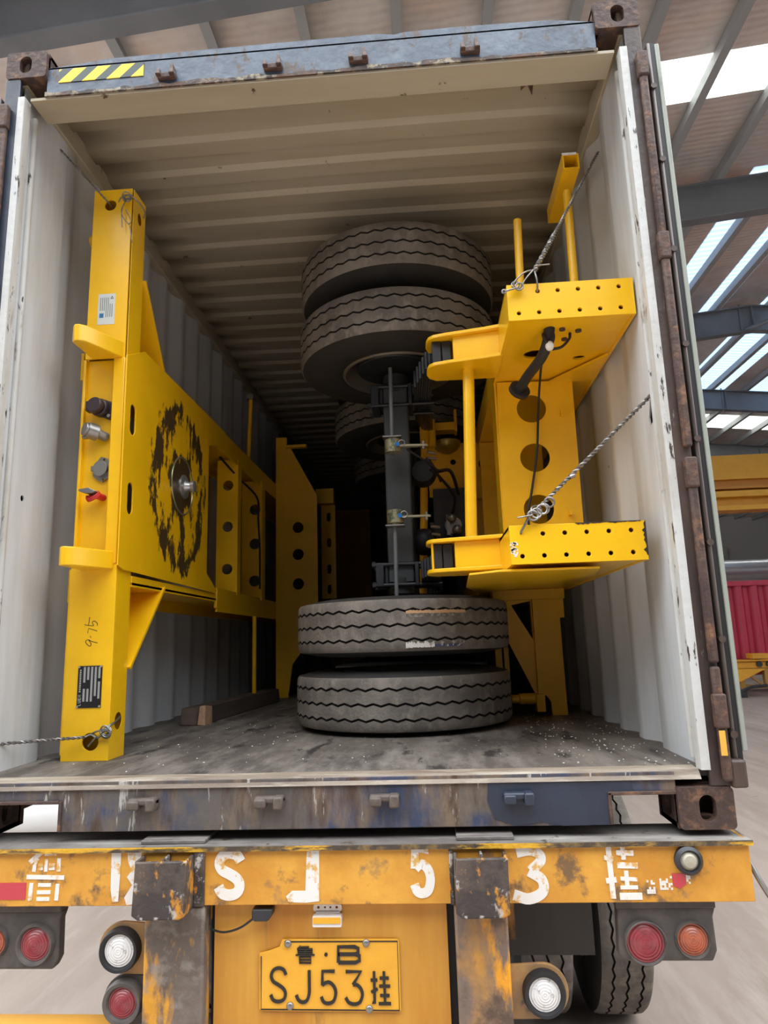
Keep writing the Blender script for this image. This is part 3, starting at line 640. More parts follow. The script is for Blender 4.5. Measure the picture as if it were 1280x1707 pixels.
M().cyl((-1.0, 1.55, GZ+.515), (1.0, 1.55, GZ+.515), .07).build('axle', BLK, T0)

# ================================================================== RIGHT CHASSIS, STANDING ON ITS SIDE
R0 = thing('semi_trailer_chassis', 'new yellow chassis with axle and tyres, loaded on its side against the right wall', 'trailer chassis', (.75, 1.5, 0))
def holes12(x, z0, z1, step, r, top_from=0):
    h = [circ(x+step*k, z0, r, 14) for k in range(6)]
    h += [circ(x+step*k, z1, r, 14) for k in range(top_from, 6)]
    return h
# upper beam
UX0, UX1, UZ0, UZ1 = .690, 1.155, 1.560, 1.705
M().plate(rect(UX0, UX1, UZ0, UZ1), holes12(.7295, 1.589, 1.673, .0745, .0083, 1), 'xz', .17, .182).build('end_plate', YEL, R0, .001)
m = M()
m.plate([(UX0+.01, .182), (UX1-.003, .182), (UX1-.003, 2.2), (UX0+.01, 2.2)], [circ(.838, .50, .042, 20, .05), circ(1.03, .56, .02, 14, .026)], 'xy', 1.565, 1.573)
m.build('beam_web', YEL, R0)
m = M(); m.box(UX0, UX0+.012, .182, 4.8, 1.560, 1.70); m.box(UX1-.012, UX1, .182, 4.8, 1.56, 1.70); m.box(UX0, UX1, .19, 4.8, 1.695, 1.705); m.box(UX0+.01, UX1-.01, 2.2, 4.8, 1.565, 1.573); m.build('beam_flange', YEL, R0)
# lower beam
LX0, LX1, LZ0, LZ1 = .640, 1.107, .652, .789
M().plate(rect(LX0, LX1, LZ0, LZ1), holes12(.680, .680, .757, .0755, .0083, 1), 'xz', .17, .182).build('end_plate', YEL, R0, .001)
m = M(); m.plate([(LX0+.01, .182), (LX1-.003, .182), (LX1-.003, 2.2), (LX0+.01, 2.2)], [circ(.74, .215, .03, 16), circ(.93, .215, .03, 16), circ(.88, 1.0, .05, 20)], 'xy', .656, .664); m.build('beam_web', YEL, R0)
m = M(); m.box(LX0, LX0+.012, .182, 4.8, .652, .789); m.box(LX1-.012, LX1, .182, 4.8, .652, .789); m.box(LX0, LX1, .19, 4.8, .779, .789); m.box(LX0+.01, LX1-.01, 2.2, 4.8, .656, .664); m.build('beam_flange', YEL, R0)
CHIP = mat('chipped_dark_edge', (48, 36, 28), .7)
m = M(); e = [(LX1-random.choice((.004, .010, .014, .006)), LZ0+.018+k*.0085) for k in range(14)]
m.plate([(LX1+.001, LZ0+.015)]+e+[(LX1+.001, LZ1+.001)], [], 'xz', .1685, .1702)
e = [(LX1-.016-.0085*k, LZ1-random.choice((.001, .003, .006, .0025))) for k in range(26)]
m.plate([(LX1-.014, LZ1+.001)]+e+[(LX1-.24, LZ1+.001)], [], 'xz', .1685, .1702)
m.build('chipped_edge', CHIP, R0)
m = M(); 
for k in range(40):
    x = .645+random.uniform(-.004, .02); z = random.uniform(.68, .73); m.box(x-.0025, x+.0025, .1690, .1703, z-.003, z+.003)
m.build('scraped_paint', WPAINT, R0)
# holed cross member
X0, X1 = .690, 1.04; YH = .78
hl = [circ(.852, z, .066, 32) for z in (1.425, 1.195, .958)]
M().plate([(X0, .785), (X1, .785), (X1+.005, 1.55), (X0+.012, 1.56)], hl, 'xz', YH, YH+.01).build('holed_cross_member', YEL, R0, .001)
M().box(X0, X0+.01, YH+.01, YH+.16, .79, 1.56).build('cross_member_flange', YEL, R0)
M().box(X1-.01, X1, YH+.01, YH+.16, .79, 1.56).build('cross_member_flange', YEL, R0)
m = M(); m.plate([(X1-.1, .78), (UX1-.02, .5), (UX1-.02, .78)], [], 'xy', 1.545, 1.555); m.build('corner_gusset', YEL, R0)
for z in (1.39, .935): 
    M().box(.978, .99, YH-.03, YH, z-.012, z+.012).build('cable_clip', YEL, R0); 
# further cross members
for yy in (1.75, 2.9, 3.9):
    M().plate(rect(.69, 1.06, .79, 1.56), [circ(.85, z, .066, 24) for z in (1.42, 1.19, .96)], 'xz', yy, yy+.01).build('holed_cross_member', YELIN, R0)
# suspension hanger brackets with bushing plates
def bracket(zt, zb, dx, xs):
    for z in (zt, zb):
        p = [(.378+dx, .60), (.386+dx, .565), (.41+dx, .54), (.46+dx, .525), (xs-.06, .49), (xs+.01, .47), (xs+.01, .72), (.42+dx, .72), (.386+dx, .69), (.376+dx, .65)]
        M().plate(p, [], 'xy', z-.008, z+.008).build('hanger_plate', YEL, R0, .003)
    m = M(); m.plate([(.492+dx, .54), (xs+.002, .50), (xs+.002, .70), (.492+dx, .70)], [], 'xy', zb+.008, zt-.008); m.build('hanger_block', YEL, R0, .003)
    for a in (.405, .448):
        M().box(a+dx-.003, a+dx+.037, .57, .65, zb+.01, zt-.01).build('rubber_pad', DKR, R0, .004)
def spl2(p):
    return p
bracket(1.692, 1.566, .006, .69)
bracket(.800, .678, -.03, .642)
M().cyl((.372, .57, .68), (.372, .57, .80), .005, 10).build('hanger_bolt', YEL, R0)
m = M(); m.cyl((.535, .60, .800), (.563, .60, 1.56), .0245, 24); m.build('tie_tube', YEL, R0)
m = M(); m.plate([(.50, .30), (.60, .21), (.95, .21), (1.0, .5), (.62, 1.4), (.52, .9)], [], 'xy', .632, .640); m.build('under_gusset', YEL, R0, .002)
m = M(); m.plate([(.66, .17), (.66, .3), (.60, .3), (.60, .2)], [], 'xy', .640, .70); 
# upper poles
m = M(); m.cyl((.795, .52, 1.70), (.808, .52, 2.205), .0175, 20); m.build('upright_tube', YEL, R0)
m = M(); m.cyl((1.022, .50, 1.70), (1.028, .50, 2.315), .018, 20); m.build('upright_tube', YEL, R0)
m = M()
for (a, b, c, d) in ((1.001, 1.07, 2.355, 2.361), (1.001, 1.07, 2.418, 2.424), (1.001, 1.007, 2.355, 2.424), (1.064, 1.07, 2.355, 2.424)): m.box(a, b, .44, .86, c, d)
m2 = M(); x0, x1, z0, z1 = .997, 1.066, 2.352, 2.424
m2.plate(rect(x0, x1, z0, z1), [rect(x0+.006, x1-.006, z0+.006, z1-.006)], 'xz', .40, .78); m.bm.free(); SB = m2.build('square_tube', YEL, R0)
M().box(x0-.002, x1-.01, .396, .40, z1-.008, z1+.002).build('tube_cap', WPAINT, R0)
# rear bolster resting on the floor
m = M()
m.plate([(.90, .63), (1.065, .64), (1.065, .50), (1.04, .5), (1.045, .0), (.965, .0), (.962, .07), (.94, .10), (.90, .105)], [], 'xz', 1.5, 1.515)
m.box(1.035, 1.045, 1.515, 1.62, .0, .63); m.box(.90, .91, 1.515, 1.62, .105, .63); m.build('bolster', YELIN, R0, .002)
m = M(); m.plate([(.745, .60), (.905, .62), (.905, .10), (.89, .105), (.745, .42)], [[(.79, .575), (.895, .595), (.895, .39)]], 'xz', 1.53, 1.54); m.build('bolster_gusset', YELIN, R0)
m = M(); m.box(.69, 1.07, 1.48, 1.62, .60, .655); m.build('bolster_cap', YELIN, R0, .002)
m = M(); m.cyl((.76, 1.52, .085), (.90, 1.52, .085), .022, 16); m.cyl((.80, 1.52, .085), (.90, 1.52, .085), .028, 16); m.box(.885, .93, 1.48, 1.56, .02, .11); m.build('twist_lock_pin', YELIN, R0, .003)
m = M(); m.box(.70, .735, 1.62, 1.66, .0, .62); m.box(.745, .77, 1.6, 1.64, .0, .62); m.build('side_leg', YELIN, R0)
# bits behind the springs
M().plate([(.38, 1.27), (.88, 1.24), (.88, 1.80), (.80, 1.80), (.80, 1.60), (.66, 1.61), (.38, 1.61)], [circ(.535, 1.49, .018, 16), circ(.72, 1.47, .03, 16)], 'xz', 1.9, 1.91).build('suspension_bracket', YELIN, R0)
M().box(.42, .56, 1.8, 1.9, 1.67, 1.72).build('bracket_lug', YELIN, R0, .004)
M().box(.552, .566, 1.8, 1.9, 1.66, 1.80).build('bracket_lug', YELIN, R0)
m = M().lathe([(.085, 0), (.08, -.03), (.06, -.055), (.03, -.07), (.0001, -.075)], (.50, 1.85, 1.605), 'z', 28); m.build('air_spring_cup', mat('brassy_cup', (150, 128, 60), .3, .5), R0)
M().plate([(.64, .78), (.80, .76), (.80, 1.225), (.66, 1.24)], [circ(.765, 1.0, .045, 20)], 'xz', 1.92, 1.93).build('suspension_bracket', YELIN, R0)
m = M(); m.cyl((.318, 1.62, .66), (.36, 1.62, 1.50), .022, 16); m.build('vertical_tube', YELIN, R0)
m = M(); m.cyl((.365, 1.75, 1.55), (.365, 1.75, 1.74), .03, 16); m.cyl((.41, 1.75, 1.55), (.41, 1.75, 1.72), .022, 16); m.build('vertical_tube', YELIN, R0)
# hoses and valve
m = M(); m.box(.40, .62, 1.80, 1.86, .90, 1.30); m.build('valve_bracket', BLK, R0)
m = M(); m.cyl((.51, 1.72, 1.06), (.51, 1.80, 1.06), .05, 20); m.sphere((.50, 1.70, 1.10), .028, 12); m.sphere((.53, 1.70, 1.03), .03, 12); m.box(.47, .49, 1.70, 1.80, 1.0, 1.12); m.build('brake_valve', GREYM, R0)
for pts, r in (([(.37, 1.3, 1.36), (.42, 1.35, 1.30), (.5, 1.5, 1.33), (.55, 1.7, 1.24)], .010), ([(.38, 1.3, 1.30), (.44, 1.4, 1.27), (.52, 1.6, 1.2), (.5, 1.72, 1.1)], .008), ([(.36, 1.28, .95), (.42, 1.35, .86), (.52, 1.5, .87), (.60, 1.7, .92)], .016), ([(.38, 1.28, 1.0), (.40, 1.35, .93), (.46, 1.5, .9), (.5, 1.7, 1.0)], .010), ([(.27, 1.08, 1.35), (.40, 1.2, 1.28), (.44, 1.4, 1.25)], .006)):
    M().tube(spline(pts, 8), r).build('air_hose', DKR, R0)
m = M()
for z in (1.385, 1.355, .985, .945, .885): m.cyl((.375, 1.28, z), (.42, 1.30, z-.004), .008, 12)
m.build('hose_fitting', GREYM, R0)
# big black hose and white connector through the web
m = M(); m.tube(spline([(.86, .26, 1.60), (.848, .28, 1.52), (.83, .34, 1.48), (.79, .45, 1.45), (.768, .52, 1.425)], 8), .021, 14); m.build('conduit', DKR, R0)
M().cyl((.768, .52, 1.425), (.762, .535, 1.418), .045, 20).build('conduit_flange', DKR, R0)
m = M(); m.tube(spline([(.856, .27, 1.57), (.862, .26, 1.53), (.853, .26, 1.50)], 6), .012, 10); m.tube(spline([(.85, .3, 1.55), (.83, .26, 1.54), (.84, .25, 1.50), (.865, .27, 1.53)], 6), .007, 8); m.build('connector_plug', DKR, R0)
M().sphere((.849, .255, 1.49), .0165, 14, (1, 1, 1.2)).build('connector_cap', WPAINT, R0)
m = M(); m.tube(spline([(.86, .26, 1.478), (.90, .28, 1.495), (.935, .30, 1.535), (.942, .31, 1.562)], 8), .0055); m.build('cable', DKR, R0)
m = M(); m.tube(spline([(.85, .30, 1.49), (.872, .55, 1.55), (.884, .72, 1.50), (.875, .76, 1.37), (.856, .76, 1.2), (.82, .77, 1.02), (.80, .77, .93), (.81, .78, .80)], 8), .0052); m.build('cable', DKR, R0)
for x, y in ((.905, .27), (.93, .36), (.97, .29)): M().cyl((x, y, 1.558), (x, y, 1.566), .012, 12).build('web_bolt', RUST, R0)

# ---------------- axles, wheels, springs
def axle_set(yc, full=True):
    XC = .215
    for z, dx in ((.137, -.012), (.472, -.006), (1.962, .018), (2.31, .026)):
        ty = tyre(R0, (XC+dx, yc, z), (0, 0, 0 if .3 < z < .6 else random.uniform(0, 6)))
        if z > .3 and z < .6 and full: lab = ty
    m = M(); m.plate(rrect(XC-.067, XC+.067, yc-.065, yc+.065, .012, 4), [], 'xy', .70, 1.74); m.build('axle_beam', AXM, R0)
    for z0, z1 in ((.42, .60), (1.86, 2.0)):
        M().cyl((XC, yc, z0), (XC, yc, z1), .205, 48).build('brake_drum', BLK, R0, .006)
    for z0, z1 in ((.64, .72), (1.72, 1.82)): M().cyl((XC, yc, z0), (XC, yc, z1), .07, 28).build('axle_spindle', BLK, R0)
    for zc in (.735, 1.69):
        m = M(); m.box(.085, .128, yc-.09, yc+.09, zc-.062, zc+.062); m.box(.128, .15, yc-.07, yc+.07, zc-.05, zc+.05); m.build('spring_seat', BLK, R0, .006)
        m = M(); m.box(.285, .305, yc-.10, yc+.10, zc-.06, zc+.06); m.build('spring_plate', BLK, R0, .004)
        m = M()
        for yy in (-.08, .08):
            for zz in (-.052, .052): m.cyl((.075, yc+yy, zc+zz), (.42, yc+yy, zc+zz), .010, 12); m.cyl((.068, yc+yy, zc+zz), (.085, yc+yy, zc+zz), .017, 6)
        m.build('u_bolt', BLK, R0)
        for s_ in (0,):
            m = M()
            for k in range(8):
                L = .68-.055*k; x = .31+.0125*k if False else .395-.0115*k
                pts = [(x+.03*(t/.68)**2, yc+t) for t in [L*(i/6-1)+0 for i in range(7)]+[L*(i+1)/6 for i in range(6)]]
                for (xa, ya), (xb, yb) in zip(pts[:-1], pts[1:]):
                    m.hexa([(xa, ya, zc-.042), (xa+.0095, ya, zc-.042), (xb+.0095, yb, zc-.042), (xb, yb, zc-.042)], [(xa, ya, zc+.042), (xa+.0095, ya, zc+.042), (xb+.0095, yb, zc+.042), (xb, yb, zc+.042)])
            m.build('leaf_spring', BLK, R0)
    if full:
        for zz, s_ in ((1.375, 1), (1.01, -1)):
            M().cyl((.196, yc-.19, zz+.05*s_), (.196+.003*s_, yc-.19, 1.80 if s_ > 0 else .60), .0105, 14).build('cam_shaft', mat('grey_shaft_paint', (112, 116, 118), .4, .2), R0)
            m = M(); m.cyl((.2, yc-.19, zz-.034), (.2, yc-.19, zz+.034), .042, 24); m.cyl((.2, yc-.19, zz+.03*s_), (.2, yc-.19, zz+.045*s_), .026, 20)
            sa = m.build('slack_adjuster', mat('greenish_cast_metal', (172, 168, 138), .35, .6, spots=[((96, 110, 90), 30, .5, .6, U)]), R0, .003)
            M().box(.150, .245, yc-.225, yc-.16, zz+.046*s_-.004, zz+.046*s_+.004).build('adjuster_plate', GREYM, sa, .002)
            m = M(); m.plate([(.22, yc-.21), (.36, yc-.198), (.375, yc-.19), (.36, yc-.182), (.22, yc-.165)], [], 'xy', zz-.005, zz+.005); m.build('adjuster_arm', mat('pale_arm_metal', (186, 184, 158), .35, .5), sa)
            M().cyl((.355, yc-.19, zz-.02), (.355, yc-.19, zz+.02), .008, 10).build('clevis_pin', GREYM, sa)
            M().cyl((.225, yc-.235, zz), (.225, yc-.222, zz), .011, 18).build('blue_cap', mat('blue_plastic_cap', (30, 110, 190), .35), sa)
            m = M(); m.lathe([(.016+.003*math.cos(q*PI/4), .003*math.sin(q*PI/4)) for q in range(8)], (.245, yc-.226, zz+.006), 'y', 20, True); m.build('ring_clip', GREYM, sa)
        M().lathe([(.0001, -.06), (.06, -.058), (.073, -.04), (.078, 0), (.073, .04), (.06, .06), (.0001, .062)], (.345, yc+.18, 1.32), 'y', 36).build('brake_chamber', DKR, R0)
        o = M().lathe([(.0001, -.05), (.06, -.048), (.07, -.03), (.074, 0), (.07, .03), (.06, .05), (.0001, .052)], (.335, yc+.16, .93), 'x', 36); o.build('brake_chamber', DKR, R0)
    return lab if full else None
LAB = axle_set(1.30)
axle_set(2.63, False)
axle_set(3.95, False)
# label remains on the upper of the two lower tyres
def patch(a0, a1, z0, z1, mm_, name, rag=.006):
    m = M(); bm = m.bm; n = 40; c = (.209, 1.30); A = []; B = []; Rr = .5312
    for i in range(n+1):
        a = a0+(a1-a0)*i/n; zz0 = z0+random.uniform(-rag, rag)*.4; zz1 = z1+random.uniform(-rag, rag)
        A.append(bm.verts.new((c[0]+Rr*math.cos(a), c[1]+Rr*math.sin(a), zz0))); B.append(bm.verts.new((c[0]+Rr*math.cos(a), c[1]+Rr*math.sin(a), zz1)))
    for i in range(n): bm.faces.new([A[i], A[i+1], B[i+1], B[i]])
    m.build(name, mm_, LAB)
patch(-PI/2+.07, -PI/2+.60, .520, .534, mat('tan_label', (196, 156, 116), .6), 'label_remnant', .003)
patch(-PI/2+.07, -PI/2+.58, .505, .517, mat('glue_residue', (140, 134, 120), .8, spots=[((96, 92, 84), 40, .45, .55, U)]), 'glue_residue')
patch(-PI/2+.06, -PI/2+.30, .374, .396, mat('white_label', (206, 202, 196), .6, spots=[((150, 144, 134), 40, .55, .62, U)]), 'label_remnant')
patch(-PI/2+.30, -PI/2+.55, .376, .386, mat('blue_label', (56, 62, 96), .6, spots=[((176, 172, 170), 60, .52, .58, U)]), 'label_remnant', .003)
patch(-PI/2+.32, -PI/2+.58, .388, .398, mat('pale_residue', (160, 154, 146), .8, spots=[((96, 92, 84), 50, .45, .5, U)]), 'glue_residue')

# ================================================================== LEFT CHASSIS, STANDING ON ITS SIDE
L0 = thing('semi_trailer_chassis', 'new yellow chassis front with scuffed kingpin plate, loaded on its side along the left wall', 'trailer chassis', (-.95, 1.5, 0))
AX0, AX1, AY0, AY1 = -1.050, -.866, .37, .50
hb = [circ(-.938, .068, .032, 28), circ(-.967, 2.315, .026, 28)]
# front face in three sections (middle one recessed)
M().plate(rect(AX0, AX1, 0, .735), [hb[0]], 'xz', AY0, AY0+.008).build('post_face', YEL, L0, .001)
M().plate(rect(AX0+.008, AX1-.006, 1.60, 2.39), [hb[1]], 'xz', AY0, AY0+.008).build('post_face', YEL, L0, .001)
M().plate(rect(AX0+.012, -.915, .735, 1.60), [], 'xz', AY0+.025, AY0+.033).build('recessed_face', YEL, L0)
M().box(-.918, AX1, AY0-.004, AY0+.006, .735, 1.60).build('post_rim', YEL, L0, .006)
M().plate([(AY0+.008, 0), (AY1, 0), (AY1, 2.39), (AY0+.008, 2.39)], [circ(.44, .135, .032, 24, .03), circ(.442, 2.285, .028, 24, .02), rect(.388, .485, 1.26, 1.43), rect(.388, .485, .925, 1.095)], 'yz', AX1-.003, AX1).build('post_side', YEL, L0, .001)
m = M(); m.box(AX0, AX0+.008, AY0+.033, AY1, 0, 2.39); m.box(AX0+.008, AX1-.008, AY1-.008, AY1, 0, .74); m.box(AX0+.008, AX1-.008, AY1-.008, AY1, 1.6, 2.39); m.box(AX0+.008, AX1-.008, AY0+.008, AY1, 2.38, 2.388); m.build('post_back', YELIN, L0)
m = M(); m.box(AX0-.008, AX0+.004, AY0+.004, AY0+.02, .02, .72); m.box(AX0, AX0+.012, AY0+.004, AY0+.03, .735, 1.6); m.build('weld_seam', YEL, L0, .003)
for (z0, z1) in ((1.598, 1.668), (.714, .785)):
    p = [(AX1-.012, AY0+.0), (AX1-.022, AY0-.025), (-.955, .205), (-.975, .19), (-.995, .19), (-1.008, .205), (-1.010, .235), (-1.010, AY0)]
    M().plate(p, [], 'xy', z0, z1).build('mounting_bracket', YEL, L0, .004)
for z in (2.20, .11):
    M().cyl((AX0-.04, .46, z), (AX0+.01, .46, z), .028, 20).build('side_pin', YELIN, L0)
# kingpin panel
KP = mat('scuffed_yellow_plate', (247, 190, 16), .33, coat=.25, spots=[((226, 176, 12), 3, .4, .8, U)], bump=.08, bscale=25)
PXK = -.852
m = M(); m.plate([(.352, .728), (.352, 1.60), (.52, 1.69), (1.70, 1.69), (1.70, 1.605), (1.40, 1.52), (1.40, .80), (1.58, .715), (1.56, .70), (.40, .715)], [slot(.428, 1.345, .026, .066), slot(.432, 1.010, .026, .066)], 'yz', PXK-.006, PXK)
kp = m.build('kingpin_plate', KP, L0, .001)
def scuff(mt, ob, cy, cz):
    nt = mt.node_tree; N = nt.nodes; L = nt.links; b = N['Principled BSDF']; src = b.inputs['Base Color'].links[0].from_socket
    tc = N.new('ShaderNodeTexCoord'); o = wloc(ob)
    mp = N.new('ShaderNodeMapping'); mp.inputs['Location'].default_value = (0, -(cy-o.y), -(cz-o.z)); L.new(tc.outputs['Object'], mp.inputs[0])
    m2 = N.new('ShaderNodeMapping'); m2.inputs['Scale'].default_value = (0, 1.0, .85); L.new(mp.outputs[0], m2.inputs[0])
    ln = N.new('ShaderNodeVectorMath'); ln.operation = 'LENGTH'; L.new(m2.outputs[0], ln.inputs[0])
    cr = N.new('ShaderNodeValToRGB'); r = cr.color_ramp; r.elements[0].position = 0; r.elements[0].color = (.75,)*3+(1,); r.elements[1].position = 1; r.elements[1].color = (0, 0, 0, 1)
    for pos, v in ((.10, .58), (.16, .42), (.24, .42), (.33, .50), (.38, .38), (.46, .0)):
        e = r.elements.new(pos); e.color = (v, v, v, 1)
    L.new(ln.outputs['Value'], cr.inputs[0])
    m4 = N.new('ShaderNodeMapping'); m4.inputs['Scale'].default_value = (1, 1.3, .55); L.new(mp.outputs[0], m4.inputs[0])
    nz = N.new('ShaderNodeTexNoise'); nz.inputs['Scale'].default_value = 10; nz.inputs['Detail'].default_value = 10; nz.inputs['Roughness'].default_value = .72; L.new(m4.outputs[0], nz.inputs[0])
    ad = N.new('ShaderNodeMath'); ad.operation = 'ADD'; L.new(nz.outputs[0], ad.inputs[0]); L.new(cr.outputs[0], ad.inputs[1])
    mr = N.new('ShaderNodeMapRange'); mr.inputs[1].default_value = .945; mr.inputs[2].default_value = .97; L.new(ad.outputs[0], mr.inputs[0])
    mx = N.new('ShaderNodeMix'); mx.data_type = 'RGBA'; L.new(mr.outputs[0], mx.inputs[0]); L.new(src, mx.inputs[6]); mx.inputs[7].default_value = (*lin((76, 60, 36)), 1)
    L.new(mx.outputs[2], b.inputs['Base Color'])
scuff(KP, kp, .98, 1.18)
KY, KZ = 1.03, 1.195
GRS = mat('greasy_steel', (150, 148, 110), .3, .6)
m = M().lathe([(.142+.005*math.cos(q*PI/4), .005*math.sin(q*PI/4)) for q in range(8)], (PXK, KY-.02, KZ), 'x', 48, True); m.build('kingpin_ring', GRS, L0)
m = M().lathe([(.06, .0), (.06, .006), (.035, .012), (.028, .02), (.022, .036), (.029, .04), (.029, .055), (.02, .058), (.0001, .058)], (PXK, KY, KZ), 'x', 32); m.build('kingpin', CHROME, L0)
# top gusset and lower brace
def brace(ya, za, yb, zb, zc, nm):
    m = M(); m.bar(((AX1-.07), ya, za), ((AX1-.07), yb, zb), .008, .13, 0) if False else None
    d = Vector((0, yb-ya, zb-za)).normalized(); n = Vector((0, -d.z, d.y))*.006
    P = [(x, y_, z_) for x in (PXK-.16, PXK) for (y_, z_) in ()]
    m = M(); a, b = Vector((0, ya, za)), Vector((0, yb, zb))
    def q(v, s, x): w = v+n*s; return (x, w.y, w.z)
    m.hexa([q(a, -1, PXK-.17), q(b, -1, PXK-.17), q(b, 1, PXK-.17), q(a, 1, PXK-.17)], [q(a, -1, PXK), q(b, -1, PXK), q(b, 1, PXK), q(a, 1, PXK)])
    m.build(nm+'_flange', YEL, L0)
    M().plate([(.50, za), (ya, za), (yb, zb), (.50, zb)] if nm == 'upper_gusset' else [(.50, za), (ya, za), (yb, zb), (.50, zb)], [], 'yz', PXK-.15, PXK-.142).build(nm+'_web', YELIN, L0)
brace(.50, 2.02, .74, 1.69, 1.69, 'upper_gusset')
brace(.50, .33, .83, .675, .675, 'lower_brace')
# main rails
for z0, z1 in ((1.565, 1.69), (.60, .735)):
    ya = .50
    m = M(); m.box(-.872, -.860, (1.55 if z0 > 1 else 1.62), 6.5, z0, z1); m.box(-1.13, -1.118, ya, 6.5, z0, z1); m.build('rail_flange', YEL, L0)
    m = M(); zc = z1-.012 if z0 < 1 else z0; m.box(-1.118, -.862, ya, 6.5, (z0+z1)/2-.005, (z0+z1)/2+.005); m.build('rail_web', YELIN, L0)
m = M(); m.hexa([(-1.05, .50, .655), (-.862, .50, .655), (-.862, 1.62, .655), (-1.05, 1.62, .655)], [(-1.05, .50, .70), (-.862, .50, .70), (-.862, 1.62, .70), (-1.05, 1.62, .70)]); m.build('bottom_strip', YEL, L0, .002)
M().box(-.875, -.856, 1.60, 1.66, .62, .72).build('rail_joint', YELIN, L0, .003)
# holed cross members
M().plate(rect(-.995, -.857, .72, 1.60), [circ(-.922, z, .034, 24) for z in (1.43, 1.158, .885)], 'xz', 2.0, 2.01).build('holed_cross_member', YEL, L0)
M().box(-.865, -.857, 2.01, 2.08, .72, 1.60).build('cross_member_flange', YEL, L0)
M().plate(rect(-1.0, -.852, .72, 1.60), [circ(-.902, z, .040, 24) for z in (1.385, 1.13, .86)], 'xz', 2.60, 2.61).build('holed_cross_member', YELIN, L0)
M().box(-.862, -.85, 2.61, 2.70, .72, 1.60).build('cross_member_flange', YEL, L0)
m = M(); m.tube(spline([(-.90, 1.75, 1.55), (-.88, 2.1, 1.50), (-.86, 2.5, 1.45), (-.872, 2.58, 1.3), (-.862, 2.59, 1.1), (-.86, 2.59, .8)], 8), .007); m.build('cable', DKR, L0)
m = M(); m.cyl((-.848, 2.40, .07), (-.848, 2.40, .60), .014, 12); m.cyl((-.90, 2.40, 1.69), (-.885, 2.40, 2.16), .014, 12); m.build('upright_tube', YELIN, L0)
M().box(-.915, -.86, 2.37, 2.43, 2.16, 2.20).build('tube_cap', GREYM, L0, .006)
# big bolster deeper in
m = M(); m.plate([(-.86, .0), (-.765, .0), (-.73, .25), (-.60, .42), (-.524, .62), (-.524, 1.587), (-.735, 1.985), (-.77, 2.0), (-.77, 2.085), (-.86, 2.087)], [circ(-.68, z, .045, 28) for z in (1.325, 1.108, .872)], 'xz', 3.1, 3.12)
m.box(-.77, -.60, 3.05, 3.1, 1.985, 2.005); m.build('bolster', YELIN, L0)
M().plate(rect(-.57, -.445, .78, 1.72), [slot(-.503, z, .019, .04) for z in (1.495, 1.265, 1.035, .86)], 'xz', 3.6, 3.61).build('slotted_plate', YELIN, L0)
M().box(-.60, -.445, 3.5, 3.6, 1.60, 1.73).build('slotted_plate_cap', YELIN, L0)
# couplings on the recessed face
YR = AY0+.025
m = M(); m.cyl((-.968, YR, 1.385), (-.972, YR-.035, 1.385), .037, 28); m.cyl((-.974, YR-.035, 1.385), (-.978, YR-.06, 1.388), .033, 28); m.plate([(-1.005, 1.42), (-.97, 1.43), (-.92, 1.41), (-.918, 1.35), (-.93, 1.335), (-.985, 1.355), (-1.005, 1.365)], [], 'xz', YR-.012, YR)
m.box(-1.015, -.985, YR-.055, YR-.02, 1.362, 1.405); s1 = m.build('electrical_socket', mat('dark_plum_plastic', (52, 40, 46), .4), L0, .004)
M().cyl((-.935, YR-.016, 1.352), (-.935, YR-.012, 1.352), .007, 12).build('socket_screw', CHROME, s1)
m = M(); m.cyl((-.945, YR, 1.262), (-.968, YR-.035, 1.272), .020, 20); m.cyl((-.968, YR-.03, 1.272), (-.998, YR-.06, 1.28), .033, 24); m.cyl((-.998, YR-.06, 1.28), (-1.006, YR-.07, 1.282), .028, 24); m.box(-1.02, -1.0, YR-.06, YR-.04, 1.245, 1.255); m.build('air_coupling', GREYM, L0, .003)
m = M(); m.plate([(-.96, 1.178), (-.935, 1.172), (-.912, 1.135), (-.925, 1.09), (-.95, 1.072), (-.972, 1.082), (-.99, 1.10), (-.99, 1.14)], [circ(-.945, 1.165, .006, 10), circ(-.945, 1.083, .006, 10)], 'xz', YR-.010, YR)
m.cyl((-.954, YR, 1.127), (-.955, YR-.018, 1.127), .030, 28); m.cyl((-.955, YR-.018, 1.127), (-.956, YR-.024, 1.127), .032, 28); m.box(-.995, -.98, YR-.02, YR-.01, 1.118, 1.138); m.build('round_metal_socket', GREYM, L0, .002)
m = M(); m.cyl((-.945, YR, 1.008), (-.955, YR-.05, 1.010), .014, 16); m.cyl((-.962, YR-.04, 1.0), (-.968, YR-.05, 1.012), .030, 24); m.box(-.99, -.94, YR-.06, YR-.04, .994, 1.008); s2 = m.build('red_air_coupling', mat('red_coupling_paint', (190, 36, 36), .35), L0, .003)
m = M(); m.plate([(-1.01, 1.03), (-.97, 1.035), (-.94, 1.02), (-.955, 1.012), (-.985, 1.014), (-1.01, 1.022)], [], 'xz', YR-.08, YR-.035); m.build('coupling_cap', GREYM, s2, .002)
